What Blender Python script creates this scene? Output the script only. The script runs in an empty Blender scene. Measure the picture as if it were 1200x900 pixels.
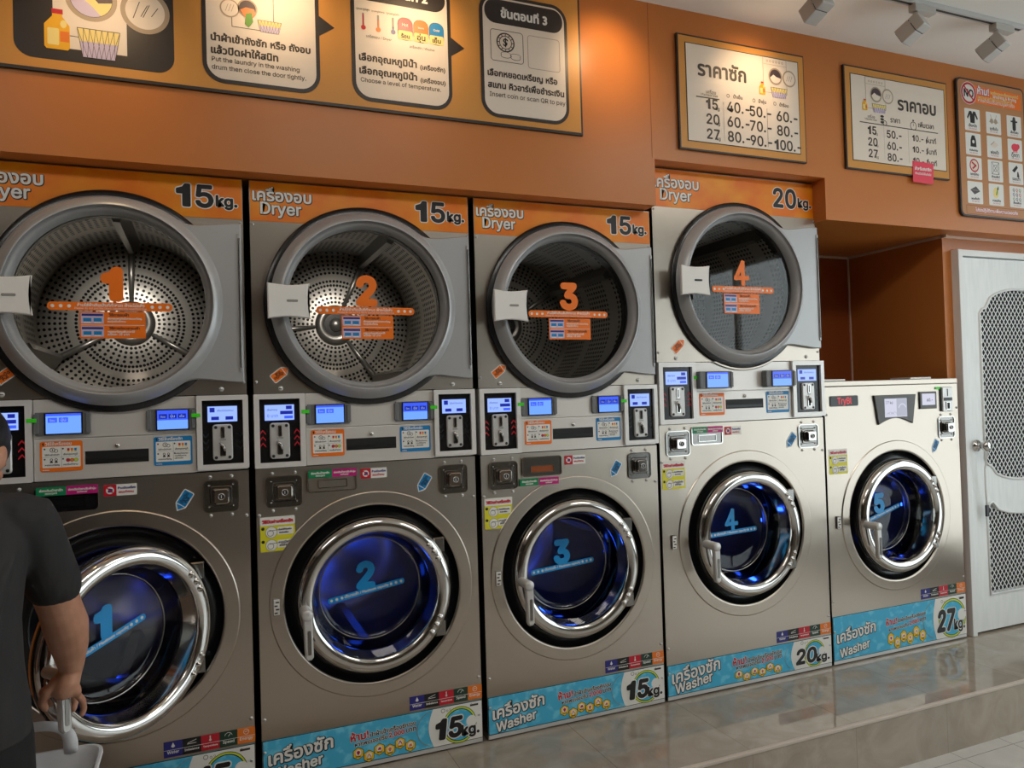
import bpy, bmesh, math, random
from math import pi, cos, sin, atan2, sqrt, hypot
from mathutils import Vector, Matrix
random.seed(7)
S = bpy.context.scene
COL = S.collection

# ------------------------------------------------------------------ camera, world, light, exposure
cam_d = bpy.data.cameras.new('camera')
cam = bpy.data.objects.new('camera', cam_d)
COL.objects.link(cam)
S.camera = cam
cam_d.sensor_fit = 'HORIZONTAL'
cam_d.sensor_width = 36.0
cam_d.lens = 876.7 / 1200 * 36.0
cam_d.clip_start = 0.05
YAW, PITCH, ROLL = 0.3924, 0.0172, 0.0295
rgt = Vector((cos(YAW), -sin(YAW), 0))
fwd0 = Vector((sin(YAW), cos(YAW), 0))
fwd = fwd0 * cos(PITCH) + Vector((0, 0, 1)) * sin(PITCH)
up = fwd0 * -sin(PITCH) + Vector((0, 0, 1)) * cos(PITCH)
cr, cu = rgt * cos(ROLL) - up * sin(ROLL), rgt * sin(ROLL) + up * cos(ROLL)
M = Matrix((cr, cu, -fwd)).transposed().to_4x4()
M.translation = Vector((-0.158, -2.675, 1.2959))
cam.matrix_world = M

S.view_settings.view_transform = 'Standard'
S.view_settings.look = 'None'
S.view_settings.exposure = 1.25
S.view_settings.gamma = 1.0
S.view_settings.use_curve_mapping = False
S.cycles.use_denoising = True
S.cycles.max_bounces = 8
S.cycles.transparent_max_bounces = 16
S.cycles.sample_clamp_indirect = 6.0
S.cycles.caustics_reflective = False
S.cycles.caustics_refractive = False

W = bpy.data.worlds.new('daylight')
S.world = W
W.use_nodes = True
W.node_tree.nodes['Background'].inputs[0].default_value = (0.90, 0.97, 1.0, 1)
W.node_tree.nodes['Background'].inputs[1].default_value = 1.2


def lamp(kind, name, loc, target, energy, color, parent=None, **kw):
    d = bpy.data.lights.new(name, kind)
    d.energy = energy
    d.color = color
    for k, v in kw.items():
        setattr(d, k, v)
    o = bpy.data.objects.new(name, d)
    COL.objects.link(o)
    o.location = loc
    o.rotation_euler = (Vector(target) - Vector(loc)).to_track_quat('-Z', 'Y').to_euler()
    if parent:
        o.parent = parent
    return o


# added fill lights under the ceiling, out of view, with no fixtures
for lx, ly, le in ((-1.5, -1.75, 4.0), (0.6, -1.75, 5.0), (2.7, -1.75, 6.5)):
    lamp('AREA', 'ceiling_fill_light', (lx, ly, 2.86), (lx, ly, 0), le, (1.0, 0.95, 0.88),
         shape='RECTANGLE', size=1.1, size_y=0.5)

# ------------------------------------------------------------------ materials
MATS = {}


def newmat(name):
    m = bpy.data.materials.new(name)
    m.use_nodes = True
    MATS[name] = m
    nt = m.node_tree
    return m, nt, nt.nodes['Principled BSDF']


def N(nt, t, **kw):
    n = nt.nodes.new(t)
    for k, v in kw.items():
        if k.startswith('i_'):
            key = k[2:]
            n.inputs[int(key) if key.isdigit() else key].default_value = v
        else:
            setattr(n, k, v)
    return n


def P(name, c, rough=0.5, metal=0.0, spec=0.5, coat=0.0, emit=None, es=1.0):
    m, nt, b = newmat(name)
    b.inputs['Base Color'].default_value = (*c, 1)
    b.inputs['Roughness'].default_value = rough
    b.inputs['Metallic'].default_value = metal
    b.inputs['Specular IOR Level'].default_value = spec
    b.inputs['Coat Weight'].default_value = coat
    if emit:
        b.inputs['Emission Color'].default_value = (*emit, 1)
        b.inputs['Emission Strength'].default_value = es
    return m


def lin(r, g, b):
    f = lambda v: (v / 255 / 12.92) if v <= 10 else ((v / 255 + .055) / 1.055) ** 2.4
    return (f(r), f(g), f(b))


def M2(nt, op, a, b=None, c=None):
    n = nt.nodes.new('ShaderNodeMath')
    n.operation = op
    for i, v in enumerate((a, b, c)):
        if v is None:
            continue
        if isinstance(v, (int, float)):
            n.inputs[i].default_value = v
        else:
            nt.links.new(v, n.inputs[i])
    return n.outputs[0]


def noise_mix(name, c1, c2, scale=(3, 3, 3), rough=0.5, metal=0.0, lo=.35, hi=.65, detail=3, bump=0.0, nscale=1.0, spec=.5, coat=0):
    m, nt, b = newmat(name)
    tc = N(nt, 'ShaderNodeTexCoord')
    mp = N(nt, 'ShaderNodeMapping')
    mp.inputs['Scale'].default_value = scale
    nz = N(nt, 'ShaderNodeTexNoise')
    nz.inputs['Scale'].default_value = nscale
    nz.inputs['Detail'].default_value = detail
    nt.links.new(tc.outputs['Object'], mp.inputs['Vector'])
    nt.links.new(mp.outputs[0], nz.inputs['Vector'])
    cr_ = N(nt, 'ShaderNodeValToRGB')
    cr_.color_ramp.elements[0].position = lo
    cr_.color_ramp.elements[1].position = hi
    cr_.color_ramp.elements[0].color = (*c1, 1)
    cr_.color_ramp.elements[1].color = (*c2, 1)
    nt.links.new(nz.outputs[0], cr_.inputs[0])
    nt.links.new(cr_.outputs[0], b.inputs['Base Color'])
    b.inputs['Roughness'].default_value = rough
    b.inputs['Metallic'].default_value = metal
    b.inputs['Specular IOR Level'].default_value = spec
    b.inputs['Coat Weight'].default_value = coat
    if bump:
        bp = N(nt, 'ShaderNodeBump')
        bp.inputs['Strength'].default_value = bump
        bp.inputs['Distance'].default_value = 0.01
        nt.links.new(nz.outputs[0], bp.inputs['Height'])
        nt.links.new(bp.outputs[0], b.inputs['Normal'])
    return m


def steel(name, col, rough, wav):
    """brushed stainless sheet: horizontal brushing, slight unevenness of the sheet"""
    m, nt, b = newmat(name)
    tc = N(nt, 'ShaderNodeTexCoord')
    mp = N(nt, 'ShaderNodeMapping')
    mp.inputs['Scale'].default_value = (2.5, 2.5, 2.2)
    n1 = N(nt, 'ShaderNodeTexNoise')
    n1.inputs['Scale'].default_value = 1.6
    n1.inputs['Detail'].default_value = 1.5
    nt.links.new(tc.outputs['Object'], mp.inputs[0])
    nt.links.new(mp.outputs[0], n1.inputs['Vector'])
    mp2 = N(nt, 'ShaderNodeMapping')
    mp2.inputs['Scale'].default_value = (3, 3, 420)
    n2 = N(nt, 'ShaderNodeTexNoise')
    n2.inputs['Scale'].default_value = 1.0
    n2.inputs['Detail'].default_value = 2
    nt.links.new(tc.outputs['Object'], mp2.inputs[0])
    nt.links.new(mp2.outputs[0], n2.inputs['Vector'])
    b.inputs['Base Color'].default_value = (*col, 1)
    b.inputs['Metallic'].default_value = 1.0
    r = M2(nt, 'MULTIPLY_ADD', n2.outputs[0], 0.05, rough - 0.025)
    nt.links.new(r, b.inputs['Roughness'])
    b.inputs['Anisotropic'].default_value = 0.75
    cx = N(nt, 'ShaderNodeCombineXYZ')
    cx.inputs[0].default_value = 1.0
    nt.links.new(cx.outputs[0], b.inputs['Tangent'])
    bp = N(nt, 'ShaderNodeBump')
    bp.inputs['Strength'].default_value = wav
    bp.inputs['Distance'].default_value = 0.03
    nt.links.new(n1.outputs[0], bp.inputs['Height'])
    nt.links.new(bp.outputs[0], b.inputs['Normal'])
    return m


steel('steel', (0.57, 0.50, 0.425), 0.305, 0.12)
P('steel_edge', (0.50, 0.46, 0.42), 0.22, 1.0)
P('chrome', (0.66, 0.645, 0.62), 0.10, 1.0)
P('satin_metal', (0.70, 0.69, 0.67), 0.36, .35)
P('lock_metal', (0.27, 0.26, 0.245), 0.22, 1.0)
P('console_paint', (0.80, 0.76, 0.71), 0.40, 0.40, .4)
P('frame_paint', (0.86, 0.84, 0.81), 0.40, 0.28, .4)
P('bracket_grey', lin(112, 114, 116), 0.45)
P('door_grey', (0.47, 0.475, 0.48), 0.34, 0.30, .4)
P('plate_white', lin(240, 237, 232), 0.42, 0, 0.4)
P('gasket', (0.012, 0.012, 0.013), 0.25, 0, 0.6)
P('bezel', (0.010, 0.010, 0.011), 0.20, 0, 0.5)
P('plastic_black', (0.014, 0.014, 0.015), 0.35)
P('slot_black', (0.006, 0.006, 0.006), 0.6)
P('gap_black', (0.006, 0.006, 0.006), 0.9)
P('ink', (0.012, 0.011, 0.011), 0.5)
P('ink_soft', lin(60, 52, 46), 0.5)
P('white', lin(238, 236, 230), 0.45)
P('card_white', lin(236, 222, 206), 0.45)
P('card_border', lin(48, 42, 40), 0.4)
P('grey_line', lin(150, 146, 140), 0.5)
P('sticker_orange', lin(250, 122, 24), 0.4)
P('sticker_blue', lin(22, 132, 196), 0.4)
P('sticker_cyan', lin(20, 160, 235), 0.35)
P('sticker_green', lin(16, 134, 84), 0.4)
P('sticker_magenta', lin(196, 26, 124), 0.4)
P('sticker_yellow', lin(226, 218, 40), 0.4)
P('sticker_red', lin(200, 30, 48), 0.4)
P('pink_paper', lin(238, 70, 92), 0.5)
P('lavender', lin(206, 192, 220), 0.5)
P('pale_yellow', lin(244, 222, 140), 0.5)
P('bottle_yellow', lin(240, 178, 20), 0.5)
P('leaf_green', lin(100, 160, 50), 0.5)
P('dark_plum', lin(72, 56, 62), 0.5)
P('taupe', lin(178, 158, 134), 0.5)
P('hex_yellow', lin(244, 196, 30), 0.4)
P('energy_blue', lin(44, 44, 128), 0.4)
P('energy_black', lin(28, 28, 28), 0.4)
P('energy_red', lin(200, 30, 50), 0.4)
P('energy_green', lin(30, 62, 48), 0.4)
P('energy_orange', lin(236, 124, 36), 0.4)
P('neon_green', lin(60, 200, 30), 0.4, emit=lin(60, 200, 30), es=0.06)
P('ring_lime', lin(206, 222, 60), 0.4)
P('arrow_red', (0.05, 0.004, 0.004), 0.4, emit=(0.45, 0.01, 0.02), es=0.18)
P('arrow_dark', lin(26, 34, 40), 0.4)
P('screen_light', (0.01, 0.01, 0.02), 0.2, emit=lin(150, 178, 255), es=0.49)
P('screen_sky', (0.01, 0.01, 0.02), 0.2, emit=lin(110, 160, 255), es=0.49)
P('screen_blue', (0.01, 0.01, 0.02), 0.2, emit=lin(60, 92, 240), es=0.47)
P('screen_navy', (0.01, 0.01, 0.02), 0.2, emit=lin(28, 44, 170), es=0.34)
P('screen_pale', (0.01, 0.01, 0.02), 0.2, emit=lin(206, 206, 224), es=0.39)
P('screen_grey', (0.01, 0.01, 0.02), 0.2, emit=lin(170, 172, 188), es=0.39)
P('screen_text', (0.02, 0.02, 0.05), 0.3)
P('led_red', (0.02, 0.0, 0.0), 0.3, emit=lin(220, 40, 50), es=0.4)
P('led_blue', (0.0, 0.0, 0.05), 0.3, emit=(0.01, 0.06, 1.0), es=5)
P('led_white', (0.5, 0.5, 0.5), 0.3, emit=(1.0, 0.72, 0.42), es=6)
P('grey_panel', lin(84, 82, 80), 0.4)
P('rail_white', lin(205, 204, 202), 0.4)
P('spot_white', lin(196, 192, 186), 0.42)
P('spot_slot', lin(60, 60, 60), 0.6)
P('door_white', lin(242, 243, 241), 0.45)
P('mesh_white', lin(240, 241, 239), 0.45)
P('door_back', (0.012, 0.013, 0.016), 0.8)
P('trim_white', lin(206, 192, 178), 0.4)
P('niche_trim', lin(226, 200, 180), 0.4)
P('basket', lin(246, 248, 250), 0.42, 0, 0.4)
P('cord_white', lin(226, 224, 218), 0.6)
P('ceiling', lin(246, 241, 234), 0.8)
P('room_wall', lin(100, 88, 75), 0.8)
P('room_wall_dark', lin(66, 58, 50), 0.8)
P('board_tan', lin(192, 134, 86), 0.45)
P('hair', (0.006, 0.005, 0.005), 0.45)
P('shoe', (0.02, 0.02, 0.022), 0.6)
P('shorts', (0.009, 0.009, 0.010), 0.85)
P('eye_white', (0.7, 0.68, 0.65), 0.3)
noise_mix('tshirt', (0.022, 0.021, 0.022), (0.030, 0.029, 0.030), (9, 9, 4), 0.85, bump=0.9, nscale=1.3)
noise_mix('skin', lin(194, 140, 112), lin(206, 152, 124), (14, 14, 14), 0.5, bump=0.03, nscale=2)
noise_mix('door_paint', lin(240, 243, 241), lin(247, 249, 247), (30, 30, 4), 0.45, bump=0.08, nscale=2)
noise_mix('orange_label', lin(240, 122, 4), lin(250, 158, 18), (5, 5, 7), 0.38, lo=.4, hi=.7, nscale=1.2)
noise_mix('blue_label', lin(74, 184, 224), lin(116, 208, 238), (16, 16, 16), 0.35, lo=.5, hi=.62, nscale=1.4)
noise_mix('plinth_tile', lin(150, 138, 122), lin(172, 160, 144), (3.2, 3.2, 3.2), 0.09, nscale=2.2, detail=6, lo=.3, hi=.7)


def wall_paint(name, c1, c2, rough):
    return noise_mix(name, c1, c2, (1.5, 1.5, 1.5), rough, bump=0.02, nscale=1.0, spec=.45)


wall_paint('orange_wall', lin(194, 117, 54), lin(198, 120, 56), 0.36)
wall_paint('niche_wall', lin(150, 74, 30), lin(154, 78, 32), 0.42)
wall_paint('board_orange', lin(210, 146, 68), lin(214, 150, 70), 0.42)


def brick(name, c, mortar, w, h, size, off=(0, 0, 0), rough=.1, vein=None, axis='XY', ms=0.004):
    m, nt, b = newmat(name)
    tc = N(nt, 'ShaderNodeTexCoord')
    sp = N(nt, 'ShaderNodeSeparateXYZ')
    nt.links.new(tc.outputs['Object'], sp.inputs[0])
    cb = N(nt, 'ShaderNodeCombineXYZ')
    for i, ax in enumerate(axis):
        s = M2(nt, 'ADD', sp.outputs['XYZ'.index(ax)], -off[i] + 50 * (w, h)[i])
        nt.links.new(s, cb.inputs[i])
    br = N(nt, 'ShaderNodeTexBrick')
    br.offset = 0.0
    br.squash = 1.0
    br.inputs['Scale'].default_value = 1.0
    br.inputs['Brick Width'].default_value = w
    br.inputs['Row Height'].default_value = h
    br.inputs['Mortar Size'].default_value = ms * .5
    br.inputs['Mortar Smooth'].default_value = 0.1
    br.inputs['Mortar'].default_value = (*mortar, 1)
    nt.links.new(cb.outputs[0], br.inputs['Vector'])
    nz = N(nt, 'ShaderNodeTexNoise')
    nz.inputs['Scale'].default_value = 5.5
    nz.inputs['Detail'].default_value = 7
    nz.inputs['Roughness'].default_value = .6
    nz.inputs['Distortion'].default_value = 1.2
    nt.links.new(tc.outputs['Object'], nz.inputs['Vector'])
    ramp = N(nt, 'ShaderNodeValToRGB')
    c2 = vein or c
    e = ramp.color_ramp.elements
    e[0].position, e[1].position = .36, .64
    e[0].color, e[1].color = (*c, 1), (*c2, 1)
    nt.links.new(nz.outputs[0], ramp.inputs[0])
    nt.links.new(ramp.outputs[0], br.inputs['Color1'])
    nt.links.new(ramp.outputs[0], br.inputs['Color2'])
    nt.links.new(br.outputs['Color'], b.inputs['Base Color'])
    b.inputs['Roughness'].default_value = rough
    return m


TX = 0.648
brick('platform_tile', lin(154, 142, 126), lin(132, 121, 106), 0.495, 3.0, 1, (TX, -2.0), .055, lin(176, 164, 149), 'XY', ms=.003)
brick('riser_tile', lin(156, 143, 126), lin(140, 128, 112), 0.495, 3.0, 1, (TX, -1.5), .14, lin(178, 165, 148), 'XZ', ms=.003)
brick('floor_tile', lin(206, 202, 196), lin(140, 136, 130), 0.293, 0.293, 1, (2.64, -.55), .22, lin(192, 188, 182), 'XY')


def perforated(name, polar):
    """galvanised drum sheet with punched holes; polar pattern on the back disc, rows on the shell"""
    m, nt, b = newmat(name)
    tc = N(nt, 'ShaderNodeTexCoord')
    sp = N(nt, 'ShaderNodeSeparateXYZ')
    nt.links.new(tc.outputs['Object'], sp.inputs[0])
    X, Y, Z = sp.outputs
    r = M2(nt, 'SQRT', M2(nt, 'ADD', M2(nt, 'MULTIPLY', X, X), M2(nt, 'MULTIPLY', Z, Z)))
    th = M2(nt, 'ARCTAN2', Z, X)
    if polar:
        dr = 0.0185
        big = M2(nt, 'GREATER_THAN', r, 0.1665)
        na = M2(nt, 'MULTIPLY_ADD', big, 40, 40)
        u = M2(nt, 'FRACT', M2(nt, 'MULTIPLY', M2(nt, 'ADD', th, 10.0), M2(nt, 'DIVIDE', na, 2 * pi)))
        v = M2(nt, 'FRACT', M2(nt, 'DIVIDE', r, dr))
        du = M2(nt, 'MULTIPLY', M2(nt, 'SUBTRACT', u, .5), M2(nt, 'MULTIPLY', r, M2(nt, 'DIVIDE', 2 * pi, na)))
        dv = M2(nt, 'MULTIPLY', M2(nt, 'SUBTRACT', v, .5), dr)
        hole = M2(nt, 'LESS_THAN', M2(nt, 'SQRT', M2(nt, 'ADD', M2(nt, 'MULTIPLY', du, du), M2(nt, 'MULTIPLY', dv, dv))), 0.0058)
        # plain bands at the hub and where the sheet is pressed
        hole = M2(nt, 'MULTIPLY', hole, M2(nt, 'GREATER_THAN', r, 0.092))
        band = M2(nt, 'MULTIPLY', M2(nt, 'GREATER_THAN', r, 0.205), M2(nt, 'LESS_THAN', r, 0.222))
        hole = M2(nt, 'MULTIPLY', hole, M2(nt, 'SUBTRACT', 1.0, band))
    else:
        na, dy = 96, 0.022
        u = M2(nt, 'FRACT', M2(nt, 'MULTIPLY', M2(nt, 'ADD', th, 10.0), na / (2 * pi)))
        v = M2(nt, 'FRACT', M2(nt, 'DIVIDE', M2(nt, 'ADD', Y, 5.0), dy))
        du = M2(nt, 'MULTIPLY', M2(nt, 'SUBTRACT', u, .5), 0.0215)
        dv = M2(nt, 'MULTIPLY', M2(nt, 'SUBTRACT', v, .5), dy)
        hole = M2(nt, 'LESS_THAN', M2(nt, 'SQRT', M2(nt, 'ADD', M2(nt, 'MULTIPLY', du, du), M2(nt, 'MULTIPLY', dv, dv))), 0.0068)
        f = M2(nt, 'FRACT', M2(nt, 'MULTIPLY', M2(nt, 'ADD', Y, 5.0), 1 / 0.235))
        hole = M2(nt, 'MULTIPLY', hole, M2(nt, 'GREATER_THAN', f, 0.26))
    mx = N(nt, 'ShaderNodeMix', data_type='RGBA')
    mx.inputs[6].default_value = (0.62, 0.59, 0.54, 1)
    mx.inputs[7].default_value = (0.008, 0.008, 0.008, 1)
    nt.links.new(hole, mx.inputs[0])
    nt.links.new(mx.outputs[2], b.inputs['Base Color'])
    b.inputs['Metallic'].default_value = 0.55
    b.inputs['Roughness'].default_value = 0.42
    return m


perforated('drum_back', True)
perforated('drum_shell', False)
P('drum_vane', (0.30, 0.29, 0.27), 0.35, 0.8)
P('wash_drum', (0.50, 0.50, 0.52), 0.26, 1.0)


def glass(name, tint, refl, rough=0.02):
    m = bpy.data.materials.new(name)
    m.use_nodes = True
    MATS[name] = m
    nt = m.node_tree
    for n in list(nt.nodes):
        nt.nodes.remove(n)
    out = N(nt, 'ShaderNodeOutputMaterial')
    tr = N(nt, 'ShaderNodeBsdfTransparent')
    tr.inputs[0].default_value = (*tint, 1)
    gl = N(nt, 'ShaderNodeBsdfGlossy')
    gl.inputs['Roughness'].default_value = rough
    lw = N(nt, 'ShaderNodeLayerWeight')
    fac = M2(nt, 'MULTIPLY_ADD', M2(nt, 'POWER', lw.outputs['Facing'], 4.0), 0.85, refl)
    mx = N(nt, 'ShaderNodeMixShader')
    nt.links.new(fac, mx.inputs[0])
    nt.links.new(tr.outputs[0], mx.inputs[1])
    nt.links.new(gl.outputs[0], mx.inputs[2])
    nt.links.new(mx.outputs[0], out.inputs[0])
    return m


glass('dryer_glass', (0.80, 0.80, 0.79), 0.06)
glass('washer_glass', (0.86, 0.87, 0.90), 0.035)
glass('cone_glass', (.16, .16, .20), 0.05, .08)
glass('pane_glass', (0.92, 0.94, 0.94), 0.04)
glass('clear_plastic', (0.5, 0.48, 0.46), 0.06, 0.2)

# ------------------------------------------------------------------ text outlines
FONT = None
try:
    import os
    FONT = bpy.data.fonts.load(os.path.join(bpy.utils.system_resource('DATAFILES'), 'fonts', 'Inter.woff2'))
except Exception:
    FONT = None
_tc = {}


def glyphs(s, res):
    k = (s, res)
    if k not in _tc:
        c = bpy.data.curves.new('lettering', 'FONT')
        if FONT and not any('\u0e00' <= ch <= '\u0e7f' for ch in s):
            c.font = FONT
        c.body = s
        c.size = 1.0
        c.resolution_u = res
        o = bpy.data.objects.new('lettering', c)
        me = bpy.data.meshes.new_from_object(o)
        vs = [(v.co.x, v.co.y) for v in me.vertices]
        fs = [tuple(p.vertices) for p in me.polygons]
        bpy.data.objects.remove(o)
        bpy.data.curves.remove(c)
        bpy.data.meshes.remove(me)
        _tc[k] = (vs, fs)
    return _tc[k]


_glyphs = glyphs
CAP = max(v[1] for v in _glyphs('H', 3)[0])


def glyphs(s, res):
    """figures 1 drawn as a plain stem with a flag, like the lettering on the machines"""
    if not s.startswith('1') or any('\u0e00' <= ch <= '\u0e7f' for ch in s):
        return _glyphs(s, res)
    vs = [(.32, 0), (.32, CAP), (.235, CAP), (.19, CAP - .07), (.07, CAP - .115), (.07, CAP - .20), (.195, CAP - .20), (.195, 0)]
    fs = [tuple(range(8))]
    if len(s) > 1:
        v2, f2 = _glyphs(s[1:], res)
        vs += [(x + .40, z) for x, z in v2]
        fs += [tuple(i + 8 for i in f) for f in f2]
    return vs, fs


# ------------------------------------------------------------------ mesh builder
class MB:
    def __init__(self):
        self.v, self.f, self.mi, self.sm, self.mats = [], [], [], [], []
        self.fr = None                      # optional 2-D frame: origin x,z, rotation, scale

    def frame(self, ox=0, oz=0, rot=0, sc=1.0):
        self.fr = (ox, oz, cos(rot) * sc, sin(rot) * sc)
        return self

    def q(self, x, z):
        if self.fr is None:
            return x, z
        ox, oz, c, s = self.fr
        return ox + c * x - s * z, oz + s * x + c * z

    def mat(self, n):
        if n not in self.mats:
            self.mats.append(n)
        return self.mats.index(n)

    def add(self, vs, fs, m, smooth=False):
        o = len(self.v)
        k = self.mat(m)
        self.v += [tuple(p) for p in vs]
        for f in fs:
            self.f.append(tuple(i + o for i in f))
            self.mi.append(k)
            self.sm.append(smooth)
        return self

    # --- solids
    def bm(self, b, m, smooth=False):
        b.verts.index_update()
        self.add([v.co for v in b.verts], [[v.index for v in f.verts] for f in b.faces], m, smooth)
        b.free()
        return self

    def box(self, x0, x1, y0, y1, z0, z1, m, bev=0.0, seg=2, smooth=False):
        b = bmesh.new()
        bmesh.ops.create_cube(b, size=1)
        for v in b.verts:
            v.co = Vector(((x0 + x1) / 2 + v.co.x * (x1 - x0), (y0 + y1) / 2 + v.co.y * (y1 - y0), (z0 + z1) / 2 + v.co.z * (z1 - z0)))
        if bev:
            bmesh.ops.bevel(b, geom=list(b.edges), offset=bev, segments=seg, affect='EDGES', profile=.5)
        return self.bm(b, m, smooth)

    def prism(self, out, y0, y1, m, bev=0.0, side=None):
        """outline in x,z (counter-clockwise seen from -y); front at y0, back at y1"""
        n = len(out)
        ar = sum(out[i][0] * out[(i + 1) % n][1] - out[(i + 1) % n][0] * out[i][1] for i in range(n))
        if ar < 0:
            out = out[::-1]
        out = [self.q(*p) for p in out]
        if bev:
            ins = inset(out, bev)
            vs = [(x, y0, z) for x, z in ins] + [(x, y0 + bev, z) for x, z in out] + [(x, y1, z) for x, z in out]
            fs = [tuple(range(n))]
            for k in (0, 1):
                fs += [(k * n + i, k * n + n + i, k * n + n + (i + 1) % n, k * n + (i + 1) % n) for i in range(n)]
            self.add(vs, fs, m)
        else:
            vs = [(x, y0, z) for x, z in out] + [(x, y1, z) for x, z in out]
            self.add(vs, [tuple(range(n))], m)
            self.add(vs, [(i, n + i, n + (i + 1) % n, (i + 1) % n) for i in range(n)], side or m)
        return self

    def rr(self, x0, x1, z0, z1, r, y0, y1, m, bev=0.0):
        return self.prism(rrect(x0, x1, z0, z1, r), y0, y1, m, bev)

    def rframe(self, x0, x1, z0, z1, r, w, y0, y1, m, ri=None):
        a = rrect(x0, x1, z0, z1, r, 5)
        b_ = rrect(x0 + w, x1 - w, z0 + w, z1 - w, max(r - w, .0008) if ri is None else ri, 5)
        n = len(a)
        a = [self.q(*p) for p in a]
        b_ = [self.q(*p) for p in b_]
        vs = [(x, y0, z) for x, z in a] + [(x, y0, z) for x, z in b_] + [(x, y1, z) for x, z in a] + [(x, y1, z) for x, z in b_]
        fs = []
        for i in range(n):
            j = (i + 1) % n
            fs += [(i, j, n + j, n + i), (i, 2 * n + i, 2 * n + j, j), (n + i, n + j, 3 * n + j, 3 * n + i)]
        return self.add(vs, fs, m)

    def lathe(self, prof, cx, cz, m, seg=96, smooth=True, a0=0, a1=2 * pi):
        """profile of (radius, y) turned about the y axis through (cx, cz)"""
        full = abs(a1 - a0 - 2 * pi) < 1e-6
        k = seg if full else seg + 1
        vs, fs = [], []
        for r, y in prof:
            for i in range(k):
                t = a0 + (a1 - a0) * i / seg
                x, z = self.q(cx + r * cos(t), cz + r * sin(t))
                vs.append((x, y, z))
        for j in range(len(prof) - 1):
            for i in range(seg):
                i2 = (i + 1) % k
                fs.append((j * k + i, j * k + i2, (j + 1) * k + i2, (j + 1) * k + i))
        return self.add(vs, fs, m, smooth)

    def disc(self, cx, cz, r, y, m, seg=32, rz=None):
        vs = []
        for i in range(seg):
            x, z = self.q(cx + r * cos(2 * pi * i / seg), cz + (rz or r) * sin(2 * pi * i / seg))
            vs.append((x, y, z))
        return self.add(vs, [tuple(range(seg))], m)

    def ring(self, cx, cz, r0, r1, y, m, seg=48, a0=0, a1=2 * pi):
        return self.lathe([(r0, y), (r1, y)], cx, cz, m, seg, False, a0, a1)

    def poly(self, pts, y, m):
        return self.add([(self.q(x, z)[0], y, self.q(x, z)[1]) for x, z in pts], [tuple(range(len(pts)))], m)

    def rect(self, x0, x1, z0, z1, y, m):
        return self.poly([(x0, z0), (x1, z0), (x1, z1), (x0, z1)], y, m)

    def line(self, pts, w, y, m):
        for (xa, za), (xb, zb) in zip(pts, pts[1:]):
            d = hypot(xb - xa, zb - za) or 1e-9
            nx, nz = -(zb - za) / d * w / 2, (xb - xa) / d * w / 2
            ex, ez = (xb - xa) / d * w / 2, (zb - za) / d * w / 2
            self.poly([(xa - nx - ex, za - nz - ez), (xb - nx + ex, zb - nz + ez), (xb + nx + ex, zb + nz + ez), (xa + nx - ex, za + nz - ez)], y, m)
        return self

    def tube(self, path, rad, m, seg=10, closed=False, caps=True, flat=1.0):
        pts = [Vector(p) for p in path]
        n = len(pts)
        rr_ = rad if isinstance(rad, (list, tuple)) else [rad] * n
        vs, fs = [], []
        prev = None
        for i, p in enumerate(pts):
            t = (pts[(i + 1) % n] - pts[i - 1]) if closed else (pts[min(i + 1, n - 1)] - pts[max(i - 1, 0)])
            t.normalize()
            if prev is None:
                a = Vector((0, 0, 1)) if abs(t.z) < .9 else Vector((0, 1, 0))
                u = t.cross(a).normalized()
            else:
                u = (prev - t * prev.dot(t)).normalized()
            prev = u
            w = t.cross(u)
            for k in range(seg):
                an = 2 * pi * k / seg
                vs.append(p + u * cos(an) * rr_[i] + w * sin(an) * rr_[i] * flat)
        rows = n if closed else n - 1
        for i in range(rows):
            i2 = (i + 1) % n
            for k in range(seg):
                k2 = (k + 1) % seg
                fs.append((i * seg + k, i * seg + k2, i2 * seg + k2, i2 * seg + k))
        if caps and not closed:
            fs += [tuple(range(seg))[::-1], tuple((n - 1) * seg + k for k in range(seg))]
        return self.add(vs, fs, m, True)

    def hole_plate(self, x0, x1, z0, z1, cx, cz, r, y, m, seg=96):
        """flat plate with a round hole"""
        vs, fs = [], []
        angs = [2 * pi * i / seg for i in range(seg)]
        for cx_, cz_ in ((x0, z0), (x1, z0), (x1, z1), (x0, z1)):
            a = atan2(cz_ - cz, cx_ - cx) % (2 * pi)
            angs.append(a)
        angs = sorted(set(round(a, 7) for a in angs))
        k = len(angs)
        for a in angs:
            vs.append((cx + r * cos(a), y, cz + r * sin(a)))
        for a in angs:
            c_, s_ = cos(a), sin(a)
            t = min([(x1 - cx) / c_ if c_ > 1e-9 else 1e9, (x0 - cx) / c_ if c_ < -1e-9 else 1e9,
                     (z1 - cz) / s_ if s_ > 1e-9 else 1e9, (z0 - cz) / s_ if s_ < -1e-9 else 1e9])
            vs.append((cx + t * c_, y, cz + t * s_))
        for i in range(k):
            j = (i + 1) % k
            fs.append((i, k + i, k + j, j))
        return self.add(vs, fs, m)

    # --- lettering
    def text(self, s, x, z, m, y, w=None, h=None, align='L', bold=0.0, rot=0.0, shear=0.0, out=None, om='ink', odrop=(0, 0), res=2):
        """w: width to fill, h: height of a capital; bold and out thicken by that many metres"""
        vs, fs = glyphs(s, res)
        if not vs:
            return self
        xa, xb = min(p[0] for p in vs), max(p[0] for p in vs)
        if h and w:
            sx, sz = w / (xb - xa), h / CAP
        elif w:
            sx = sz = w / (xb - xa)
        else:
            sx = sz = h / CAP
        wid = (xb - xa) * sx
        off = {'L': 0, 'C': -wid / 2, 'R': -wid}[align]
        c_, s_ = cos(rot), sin(rot)
        base = []
        for px, pz in vs:
            lx, lz = (px - xa) * sx + off, pz * sz
            lx += lz * shear
            base.append((x + c_ * lx - s_ * lz, z + s_ * lx + c_ * lz))

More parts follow.
